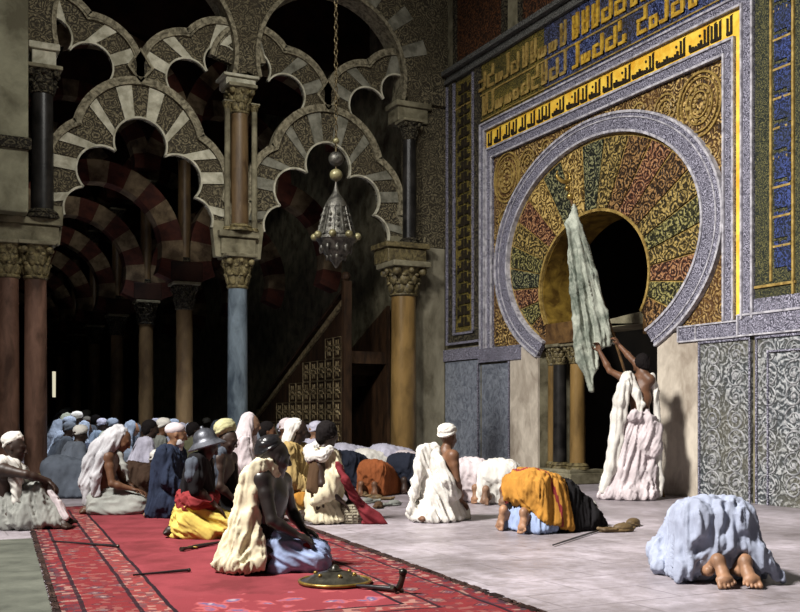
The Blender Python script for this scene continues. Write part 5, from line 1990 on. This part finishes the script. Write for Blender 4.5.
grow('trousers', S, K['c_skyblue'], o, .011, [dict(amp=.03, across=.06, along=.3, d=(.2, .1, 1), seed=6)])

# ---------------------------------------------------------------- bowed man in the blue-white robe, at the right
x, y = on_floor(713, 577)
o = person('man bowed to the floor in a pale blue-grey robe, bare soles showing, lower right', x, y, R(59))
J = sujud_joints()
S = Sdf()
J2 = {k: v for k, v in J.items() if not k.startswith('to')}
add_body(S, J2)
add_foot(S, (-.33, .05, .17), (-.47, .02, .015), (.8, 0, -.6), 1.0, 1)
S.cone((-.24, .07, .10), (-.32, .05, .15), .038, .036, .02)
add_foot(S, (-.31, -.12, .165), (-.45, -.135, .015), (.8, 0, -.6), 1.0, -1)
S.cone((-.24, -.10, .10), (-.30, -.12, .15), .038, .036, .02)
grow('body', S, K['tan'], o, .0062)
S = Sdf()
S.hull([(-.12, .10, .375, .155), (-.12, -.07, .375, .155), (.2, .12, .34, .14), (.2, -.07, .33, .14), (.40, .16, .215, .085), (.40, -.12, .215, .085)], .05)
S.hull([(-.14, .10, .36, .15), (-.14, -.08, .36, .15), (.15, .1, .3, .12), (.15, -.1, .3, .12), (-.20, .26, .04, .03), (-.22, -.20, .20, .05), (-.06, -.29, .03, .03), (.15, .27, .03, .03), (.15, -.26, .03, .03), (-.20, .13, .16, .06)], .05)
S.hull([(.15, .1, .3, .12), (.15, -.1, .3, .12), (.15, .29, .03, .03), (.15, -.27, .03, .03), (.40, .15, .2, .08), (.40, -.15, .2, .08), (.46, .28, .05, .05), (.46, -.28, .05, .05)], .05)
S.path([J['shL'], (.26, .29, .14), (.08, .33, .05)], [.085, .07, .05], .04)
S.path([J['shR'], J['elR'], J['wrR']], [.08, .07, .055], .03)
S.path([(-.18, .20, .20), (-.26, .22, .09), (-.28, .26, .03)], [.05, .05, .025], .05)
S.path([(-.20, -.14, .26), (-.27, -.24, .14), (-.26, -.36, .03)], [.06, .05, .03], .05)
S.path([(-.26, .18, .13), (-.27, -.02, .25), (-.27, -.18, .20)], [.03, .04, .04], .06)
grow('robe', S, K['c_paleblue'], o, .009, [dict(amp=.042, across=.085, along=.7, d=(.35, -.05, 1), seed=2.6), dict(amp=.014, across=.04, along=.25, d=(.25, -.1, 1), seed=5)])
add_cover(o, J, 'turban', 'white', .012, 2.)

# ---------------------------------------------------------------- the other bowed worshippers along the wall
BOW = [
    (502, 503, 'white', 'white', 'olive', 'person bowed to the floor in a white robe, just left of the orange blanket', 44, 1.0),
    (473, 501, 'pinkwhite', 'white', 'tan', 'person bowed low in a pinkish white robe, half behind the lone kneeling man', 48, .95),
    (349, 487, 'navy', 'white', 'brown', 'person bowed low in a dark navy robe, left of the rust-coloured robe', 40, 1.0),
    (408, 492, 'navy', 'white', 'dark', 'person bowed low in a blue-black robe, between the rust robe and the lone kneeling man', 40, 1.05),
    (376, 495, 'rust', 'white', 'brown', 'person bowed low in a rust-coloured robe between two navy ones', 46, .8),
]
for i, (px, py, rb, cv, sk, lb, rz, w) in enumerate(BOW):
    x, y = on_floor(px, py)
    o = person(lb, x, y, R(rz))
    make_bowed(o, sk, rb, 'turban', cv, .014, .012, 1.3 * i + 4, wide=w)
    if rb == 'rust':
        o.scale = (.88,) * 3

# bowed row of white robes farther on
bw = person('white-robed back in the far bowed row before the golden column, second from its left', 0, 0, 0, 'far bowed row in white')
make_bowed(bw, 'tan', 'white', 'turban', 'white', .022, .022, 6.)
first = True
for px, py, lb, rb, sc in ((352, 482, 'white-robed back at the left end of the far bowed row, behind the navy robe', 'lilac', 1.14), (373, 483, None, 'white', 1.0), (392, 482, 'white-robed back third in the far bowed row, below the golden column', 'lilac', 1.12),
                           (412, 483, 'white-robed back at the right end of the far bowed row, by the grey pier', 'pinkwhite', .95)):
    x, y = on_floor(px, py)
    if lb is None:
        bw.location = (x, y, 0)
    else:
        dup(bw, (x, y, 0), 0, lb, 'far bowed row in white', {'robe': K['c_' + rb]}, sc)

# ---------------------------------------------------------------- kneeling figures between the named ones
MID = [
    # px, py, skin, robe, cover, cover colour, lean, rot, tall, label
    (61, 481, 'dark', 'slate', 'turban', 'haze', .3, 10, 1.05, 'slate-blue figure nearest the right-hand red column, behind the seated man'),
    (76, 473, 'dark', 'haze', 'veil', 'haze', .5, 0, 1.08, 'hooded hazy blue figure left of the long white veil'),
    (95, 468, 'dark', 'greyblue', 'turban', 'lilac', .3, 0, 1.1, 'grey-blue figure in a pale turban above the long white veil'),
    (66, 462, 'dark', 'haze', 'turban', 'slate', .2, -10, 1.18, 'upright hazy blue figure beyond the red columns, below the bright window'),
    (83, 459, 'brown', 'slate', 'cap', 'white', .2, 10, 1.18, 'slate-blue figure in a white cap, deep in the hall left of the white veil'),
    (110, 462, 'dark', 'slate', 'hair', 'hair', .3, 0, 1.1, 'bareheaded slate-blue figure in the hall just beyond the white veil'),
    (123, 503, 'dark', 'umber', 'turban', 'white', 1.4, 5, .74, 'dark brown bent back and small white turban, between the bowed veil and the blue robe'),
    (143, 494, 'dark', 'lilac', 'hair', 'hair', .2, -5, 1.12, 'dark-haired person wrapped in white, head above the bent brown back'),
    (156, 489, 'brown', 'grey', 'turban', 'white', .2, 0, 1.12, 'person in a white turban, farther back and left of the skullcap'),
    (245, 505, 'olive', 'pinkwhite', 'veil', 'pinkwhite', .1, -30, 1.2, 'person under a tall pale pinkish veil, behind the turban and the dark man in front'),
    (262, 497, 'brown', 'sage', 'hair', 'hair', .1, -20, 1.08, 'dark-haired person in grey-green, right of the tall pale veil'),
    (279, 497, 'brown', 'brown', 'turban', 'pinkwhite', .2, -10, 1.12, 'person in a pinkish turban, left of the tan robe'),
    (189, 486, 'dark', 'olive', 'hair', 'hair', .1, 0, 1.05, 'dim figure in olive behind the pointed helmet'),
    (311, 491, 'tan', 'lilac', 'turban', 'lilac', .1, 0, 1.05, 'pale lilac-turbaned person between the tan and the cream robes'),
]
for i, (px, py, sk, rb, cv, cm, ln, rz, tl, lb) in enumerate(MID):
    x, y = on_floor(px, py)
    o = person(lb, x, y, R(rz))
    make_kneeler(o, sk, rb, cv, cm, ln, 0, -.15 - .3 * ln, tl, .015, .013, 2.1 * i + 1)

# ---------------------------------------------------------------- the crowd in the hall
PROTO = []
for i, (sk, rb, cv, cm, ln, lab) in enumerate((('dark', 'haze', 'turban', 'white', .2, 'turbaned'), ('brown', 'haze', 'veil', 'haze', .4, 'hooded'), ('dark', 'haze', 'hair', 'hair', .5, 'bareheaded'))):
    o = person('crowd', 0, 0, 0)
    make_kneeler(o, sk, rb, cv, cm, ln, 0, -.2, 1.0, .024, .024, i * 3.)
    PROTO.append((o, lab, cv))
o = person('crowd', 0, 0, 0)
make_bowed(o, 'dark', 'haze', 'turban', 'haze', .024, .024, 3.)
PROTO.append((o, 'bowed', 'turban'))
rnd = random.Random(21)
taken = [(o_.location.x, o_.location.y) for o_ in bpy.data.objects if o_.name.startswith('person') and o_.location.length > 1]
COLS = [(1.4, 16.2), (1.8, 16.2), (5.02, 16.26), (8.1, 16.2)] + [(cx, D + ROW * k) for k in range(1, 7) for cx in (1.6, 5.02)]
place = []
tries = 0
while len(place) < 125 and tries < 40000:
    tries += 1
    t_ = rnd.uniform(12.6, 27) if rnd.random() < .8 else rnd.uniform(12.6, 18)
    px = rnd.uniform(52, 338)
    if rnd.random() < .3:
        px, t_ = rnd.uniform(50, 118), rnd.uniform(15, 30)
    if px > 318 and t_ > 17.5:
        continue
    p = at_depth(px, 415, t_)
    x, y = p.x, p.y
    if x > 7.7 or x < .6:
        continue
    if any(math.hypot(x - a, y - b) < .85 for a, b in COLS):
        continue
    if any(abs(x - a) < .92 and abs(y - b) < .66 for a, b in taken):
        continue
    taken.append((x, y))
    place.append((t_, px, x, y))
place.sort()
used = set()
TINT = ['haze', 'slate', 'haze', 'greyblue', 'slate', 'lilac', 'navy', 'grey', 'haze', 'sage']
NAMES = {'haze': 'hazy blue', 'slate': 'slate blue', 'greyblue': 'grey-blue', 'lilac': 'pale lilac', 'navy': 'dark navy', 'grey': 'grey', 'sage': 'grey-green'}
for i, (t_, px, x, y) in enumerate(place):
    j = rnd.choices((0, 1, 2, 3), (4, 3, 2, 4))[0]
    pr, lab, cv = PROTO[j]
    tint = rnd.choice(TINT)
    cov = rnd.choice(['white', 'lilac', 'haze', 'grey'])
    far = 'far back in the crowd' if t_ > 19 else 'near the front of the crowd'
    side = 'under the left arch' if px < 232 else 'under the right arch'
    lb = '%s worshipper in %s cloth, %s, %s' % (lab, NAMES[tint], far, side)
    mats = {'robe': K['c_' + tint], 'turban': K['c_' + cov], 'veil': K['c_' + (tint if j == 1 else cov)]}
    rz = R(rnd.uniform(-22, 22))
    if j not in used:
        used.add(j)
        pr.location, pr.rotation_euler = (x, y, 0), (0, 0, rz)
        pr['label'], pr['group'] = lb, 'kneeling crowd in the hall'
        for ch in pr.children:
            b_ = ch.name.split('.')[0]
            if b_ in mats:
                ch.material_slots[0].link = 'OBJECT'
                ch.material_slots[0].material = mats[b_]
    else:
        dup(pr, (x, y, 0), rz, lb, 'kneeling crowd in the hall', mats, rnd.uniform(.95, 1.08) * (1.0 if px > 112 else 1.0 + .022 * max(0, t_ - 14)))
# ================================================================ carpet and things on the floor
def carpet_mat(L, Wd):
    s = NT('carpet_wool', .95, 0, .1)
    tc = s.n('ShaderNodeTexCoord')
    sx = s.n('ShaderNodeSeparateXYZ')
    s.l(tc.outputs['Object'], sx.inputs[0])
    X, Y = sx.outputs[0], sx.outputs[1]
    nz = s.noise(s.coord(), 3, 3)
    jit = s.math('MULTIPLY_ADD', nz, .03, -.015)
    d = s.math('MINIMUM', s.math('MINIMUM', X, s.math('SUBTRACT', Wd, X)), s.math('MINIMUM', Y, s.math('SUBTRACT', L, Y)))
    d = s.math('ADD', d, jit)
    # bands of the border, from the edge inwards
    band = s.ramp(s.math('DIVIDE', d, .8), [(0, (70, 36, 38)), (.06, (96, 40, 44)), (.15, (40, 30, 36)), (.175, (118, 44, 46)), (.50, (40, 30, 36)), (.53, (124, 62, 60)), (.70, (46, 30, 36)), (.73, (124, 52, 58))], True)
    # small all-over figures in the bands
    v = s.coord((1, 1, 1))
    v1 = s.n('ShaderNodeTexVoronoi', feature='F1', distance='CHEBYCHEV')
    v1.inputs['Scale'].default_value = 24
    v1.inputs['Randomness'].default_value = .75
    s.l(v, v1.inputs['Vector'])
    v2 = s.n('ShaderNodeTexVoronoi', feature='F1', distance='MANHATTAN')
    v2.inputs['Scale'].default_value = 5.2
    v2.inputs['Randomness'].default_value = .35
    s.l(v, v2.inputs['Vector'])
    fig = s.ramp(v1.outputs['Color'], [(0, (52, 50, 62)), (.26, (134, 46, 48)), (.5, (176, 146, 132)), (.62, (96, 34, 40)), (.8, (66, 74, 78)), (.92, (140, 66, 58))], True)
    med = s.ramp(v2.outputs['Distance'], [(0, (160, 144, 132)), (.10, (54, 64, 80)), (.24, (132, 84, 74)), (.30, (42, 36, 46)), (.38, (108, 40, 43))], True)
    inb = s.math('LESS_THAN', d, .56)
    mid = s.math('MULTIPLY', s.math('GREATER_THAN', d, .145), s.math('LESS_THAN', d, .41))
    c = s.mix(s.math('MULTIPLY', inb, .42), band, fig)
    c = s.mix(s.math('MULTIPLY', mid, .62), c, med)
    # dark guard lines stay clean
    for a, b in ((.115, .14), (.40, .425), (.56, .585)):
        g = s.math('MULTIPLY', s.math('GREATER_THAN', d, a), s.math('LESS_THAN', d, b))
        c = s.mix(s.math('MULTIPLY', g, .85), c, (38, 26, 32))
    # plain red field with worn patches; a pale blue figure at the near end
    fld = s.math('GREATER_THAN', d, .585)
    red = s.ramp(s.noise(s.coord(warp=.5), 2.2, 5), [(.35, (104, 44, 48)), (.6, (132, 58, 64))])
    c = s.mix(fld, c, red)
    near = s.math('MULTIPLY', s.math('LESS_THAN', s.math('ADD', Y, s.math('MULTIPLY', nz, .5)), 1.42), fld)
    v3 = s.n('ShaderNodeTexVoronoi', feature='F1')
    v3.inputs['Scale'].default_value = 5.5
    s.l(s.coord(warp=.25, wscale=8), v3.inputs['Vector'])
    flo = s.ramp(v3.outputs['Distance'], [(0, (208, 180, 172)), (.2, (78, 86, 126)), (.34, (176, 92, 92)), (.46, (128, 54, 60))])
    c = s.mix(s.math('MULTIPLY', near, .8), c, flo)
    s.color(c)
    s.bump(s.noise(s.coord(), 90, 2), .5, .004)
    return s.m


V0 = Vector(ray(-2, HOR)[:2]).normalized()                 # the carpet runs away along this line
A0 = Vector(on_floor(62, 625))
B0 = Vector(on_floor(566, 625))
side = Vector((V0.y, -V0.x))
Wd = (B0 - A0).dot(side)
L = 7.4
org = A0 - V0 * .75
t = thing('carpet', 'long red carpet with a broad patterned border, lying under the kneeling men at the left', 'carpet', (org.x, org.y, 0), rotz=math.atan2(V0.y, V0.x) - math.pi / 2)
PARENT_INV.pop(t.name, None)
m = MB()
nx_, ny_ = 20, 46
rnd = random.Random(4)
hz = lambda i, j: .011 + .004 * math.sin(i * 1.7 + j * .6) * math.sin(j * .9)
for j in range(ny_ + 1):
    for i in range(nx_ + 1):
        m.v.append((Wd * i / nx_, L * j / ny_, hz(i, j)))
for j in range(ny_):
    for i in range(nx_):
        a = j * (nx_ + 1) + i
        m.f.append((a, a + 1, a + nx_ + 2, a + nx_ + 1))
n0 = len(m.v)
ring = [j * (nx_ + 1) for j in range(ny_ + 1)] + [ny_ * (nx_ + 1) + i for i in range(1, nx_ + 1)] + [j * (nx_ + 1) + nx_ for j in range(ny_ - 1, -1, -1)] + [i for i in range(nx_ - 1, 0, -1)]
for q, i in enumerate(ring):
    m.v.append((m.v[i][0], m.v[i][1], .001))
for q in range(len(ring)):
    r2 = (q + 1) % len(ring)
    m.f.append((ring[q], ring[r2], n0 + r2, n0 + q))
m.build('pile', carpet_mat(L, Wd), t, True)
K['c_fringe'] = cloth('fringe', (70, 52, 46), (36, 28, 28))
fr = MB()
for sd_, n in ((1, 260), (0, 220)):
    for q in range(n):
        y = L * q / n + rnd.uniform(-.01, .01)
        ln = rnd.uniform(.02, .075) if sd_ else rnd.uniform(.015, .035)
        x0 = Wd if sd_ else 0
        dx = ln * (1 if sd_ else -1)
        fr.tube([(x0 - dx * .3, y, .013), (x0 + dx * .5, y + rnd.uniform(-.03, .03), .014), (x0 + dx, y + rnd.uniform(-.05, .05), .006)], [.008, .008, .003], 4)
tag(fr.build('fringe', K['c_fringe'], t), None, None, None, 'stuff')

# thin grey sheet left of the carpet, painting the floor's shade there
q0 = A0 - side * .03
t = thing('floor_shading', 'grey-green sheet standing for shaded floor at the lower left corner, beside the carpet', 'mat', (q0.x, q0.y, 0))
K['c_mat'] = plain('floor_shade', (96, 98, 88), (70, 72, 64), 3, .95, bump=.3)  # tone of the painted floor shade, not of a mat
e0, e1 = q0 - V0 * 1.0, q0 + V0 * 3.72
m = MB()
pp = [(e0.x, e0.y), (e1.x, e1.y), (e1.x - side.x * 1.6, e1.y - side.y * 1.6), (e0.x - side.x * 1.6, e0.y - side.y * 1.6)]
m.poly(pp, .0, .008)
m.build('shade_sheet', K['c_mat'], t)

# shield lying on the carpet
x, y = on_floor(335, 582, .02)
t = thing('shield', 'round dark metal shield with gilt rim and studs lying on the carpet, front and centre', 'shield', (x, y, .012))
c = (x, y, 0)
MB().lathe([(.222, .016), (.225, .026), (.20, .034), (.185, .034), (.16, .052), (.12, .072), (.07, .086), (.03, .092), (.004, .093)], c, 48).build('shield_plate', K['metal'], t, True)
MB().tube([(x + .218 * math.cos(2 * math.pi * k / 48), y + .218 * math.sin(2 * math.pi * k / 48), .028) for k in range(48)], .011, 8, closed=True).build('rim', K['brass'], t, True)
MB().lathe([(.044, .086), (.046, .096), (.030, .104), (.022, .118), (.008, .128), (.002, .130)], c, 24).build('boss', K['metal'], t, True)
for k in range(6):
    a = 2 * math.pi * (k + .35) / 6
    MB().ball((x + .125 * math.cos(a), y + .125 * math.sin(a), .073), (.014, .014, .012), 12, 8).build('stud', K['brass'], t, True)

# sword beside it
a, b = Vector((*on_floor(362, 586, .03), .03)), Vector((*on_floor(397, 590, .03), .035))
t = thing('sword', 'sheathed sword with a heavy dark hilt lying right of the shield', 'sword', (a.x, a.y, .012))
d = (b - a).normalized()
s_ = Vector((-d.y, d.x, 0))
n_ = 8
pts = [a - d * .04 + (b - a + d * .04) * (i / n_) for i in range(n_ + 1)]
MB().tube(pts, [.008, .011, .013, .014, .015, .016, .016, .017, .017], 10).build('scabbard', K['shiny'], t, True)
MB().tube([b + s_ * .055 - Vector((0, 0, .015)), b, b - s_ * .055 + Vector((0, 0, .02))], [.013, .011, .013], 10).build('crossguard', K['metal'], t, True)
MB().tube([b, b + d * .02 + Vector((0, 0, .02)), b + d * .035 + Vector((0, 0, .06)), b + d * .04 + Vector((0, 0, .085))], [.016, .02, .017, .02], 12).build('grip', K['metal'], t, True)
MB().ball(b + d * .042 + Vector((0, 0, .102)), (.026, .026, .022), 14, 10).build('pommel', K['metal'], t, True)
# scabbard on the carpet behind
a, b = Vector((*on_floor(181, 549, .03), .028)), Vector((*on_floor(224, 541, .03), .028))
t = thing('dagger', 'dark sheathed dagger lying on the red carpet left of the cream shawl', 'dagger', (a.x, a.y, .012))
d = (b - a).normalized()
MB().tube([a + (b - a) * q for q in (.28, .5, .75, 1)], [.017, .015, .012, .006], 10).build('sheath', K['shiny'], t, True)
MB().tube([a, a + (b - a) * .12, a + (b - a) * .25], [.018, .012, .014], 10).build('grip', K['metal'], t, True)
s_ = Vector((-d.y, d.x, 0))
MB().tube([a + (b - a) * .27 - s_ * .04, a + (b - a) * .27 + s_ * .04], .009, 8).build('crossguard', K['brass'], t, True)
# two long thin staffs
for (p, q, lb) in (((133, 575), (189, 570), 'thin dark stick lying on the red field of the carpet'), ((52, 541), (118, 546), 'long thin dark stick lying across the left border of the carpet')):
    a, b = Vector((*on_floor(*p, .024), .024)), Vector((*on_floor(*q, .024), .024))
    t = thing('stick', lb, 'stick', (a.x, a.y, .012))
    MB().tube([a, a + (b - a) * .5, b], [.006, .008, .011], 8).build('shaft', K['shiny'], t, True)
    MB().ball(b, (.014, .014, .013), 10, 8).build('knob', K['metal'], t, True)

# slippers and a staff before the doorway
K['c_leather'] = plain('leather', (112, 92, 62), (60, 48, 34), 7, .6, bump=.2)


def slipper(x, y, rz, lb, group=None, mat='c_leather', sc=1.0):
    t = bpy.data.objects.new('slipper', None)
    COL.objects.link(t)
    t.location, t.rotation_euler, t.scale = (x, y, 0), (0, 0, rz), (sc,) * 3
    tag(t, lb, 'shoe', group)
    S = Sdf().ell((0, 0, .012), (.13, .045, .012)).ell((.07, 0, .012), (.08, .05, .012), k=.02).cone((.13, 0, .014), (.17, 0, .03), .016, .006, .02)
    grow('sole', S, K[mat], t, .008, [], .001)
    S = Sdf().ell((.07, 0, .03), (.075, .046, .034), k=.02).path([(.0, .04, .025), (-.09, .035, .022), (-.125, 0, .03), (-.09, -.035, .022), (0, -.04, .025)], [.011] * 5, .012)
    grow('upper', S, K[mat], t, .008, [], .004)
    return t


x, y = on_floor(614, 532)
slipper(x, y, R(-10), 'brown slipper lying before the doorway, nearer of the two', None, 'c_leather', 1.25)
x, y = on_floor(629, 527)
slipper(x, y, R(25), 'brown slipper lying before the doorway, farther of the two', None, 'c_leather', 1.25)
a, b = Vector((*on_floor(553, 545, .015), .015)), Vector((*on_floor(606, 528, .015), .015))
t = thing('staff', 'thin dark staff on the stone floor, pointing at the brown slippers', 'stick', (a.x, a.y, 0))
MB().tube([a, a + (b - a) * .5, b], [.006, .009, .010], 8).build('shaft', K['shiny'], t, True)
MB().ball(b, .015, 10, 8).build('knob', K['metal'], t, True)
for i, (px, py, rz, mt_, lb) in enumerate(((372, 503, 200, 'c_grey', 'grey slipper in the heap of shoes behind the red cloth, nearest of them'), (383, 500, 150, 'c_leather', 'tan slipper in the heap of shoes below the rust robe'), (366, 497, 90, 'c_leather', 'tan slipper at the left end of the heap of shoes'),
                                           (389, 506, 10, 'c_grey', 'grey slipper at the right end of the heap of shoes'), (378, 508, 60, 'c_brown', 'dark brown slipper in the heap of shoes, beside the red cloth'))):
    x, y = on_floor(px, py)
    slipper(x, y, R(rz), lb, 'shoes left behind the kneeling men', mt_, 1.1)

# ribbed basket and the red cloth beside the cream robe
x, y = on_floor(352, 523)
t = thing('basket', 'low ribbed pale basket on the floor right of the cream robe', 'basket', (x, y, 0))
K['c_wicker'] = plain('wicker', (168, 160, 140), (104, 96, 78), 12, .8, bump=.4)
m = MB()
for k in range(7):
    zz = .018 + k * .026
    rr = .105 + .02 * math.sin(k / 6 * math.pi)
    m.tube([(x + rr * math.cos(2 * math.pi * q / 28), y + rr * math.sin(2 * math.pi * q / 28), zz) for q in range(28)], .016, 8, closed=True)
m.build('basket_wall', K['c_wicker'], t, True)
MB().lathe([(.105, .005), (.11, .02), (.115, .10), (.10, .17), (.05, .185), (.004, .19)], (x, y, 0), 28).build('lid', K['c_wicker'], t, True)
m = MB()
for k in range(16):
    an = 2 * math.pi * k / 16
    m.tube([(x + .115 * math.cos(an), y + .115 * math.sin(an), .01), (x + .142 * math.cos(an), y + .142 * math.sin(an), .09), (x + .12 * math.cos(an), y + .12 * math.sin(an), .175)], .007, 6)
m.build('rib', K['c_wicker'], t, True)


class Free(Fig):
    def __init__(s, name, label, cat, px, py):
        s.fx, s.fy = on_floor(px, py)
        s.t = s.fx * FW[0] + s.fy * FW[1]
        o = bpy.data.objects.new(name, None)
        COL.objects.link(o)
        o.location, o.rotation_euler = (s.fx, s.fy, 0), (0, 0, YAW)
        s.root = tag(o, label, cat)
        s.c, s.s = math.cos(-YAW), math.sin(-YAW)


f = Free('red_cloth', 'crumpled red cloth trailing over the floor right of the ribbed basket', 'cloth', 372, 524)
V, B = f.V, f.B
S = Sdf()
S.hull([B(358, 502, .0, .035), B(366, 512, -.02, .05), B(372, 520, 0, .04), B(360, 510, .08, .03)], .04)
S.hull([B(366, 512, -.02, .05), B(376, 516, 0, .045), B(364, 525, -.02, .02), B(388, 526, -.02, .015), B(380, 523, .1, .02)], .04)
S.path([V(338, 464, -.12), V(345, 480, -.16), V(354, 496, -.08), V(364, 510, 0)], [.025, .03, .035, .04], .03)
grow('folds', S, K['c_darkred'], f.root, .010, [dict(amp=.03, across=.06, along=.3, d=(.8, .1, -.6), seed=3)]).data.materials[0] = cloth('crumpled_red', (118, 42, 48))
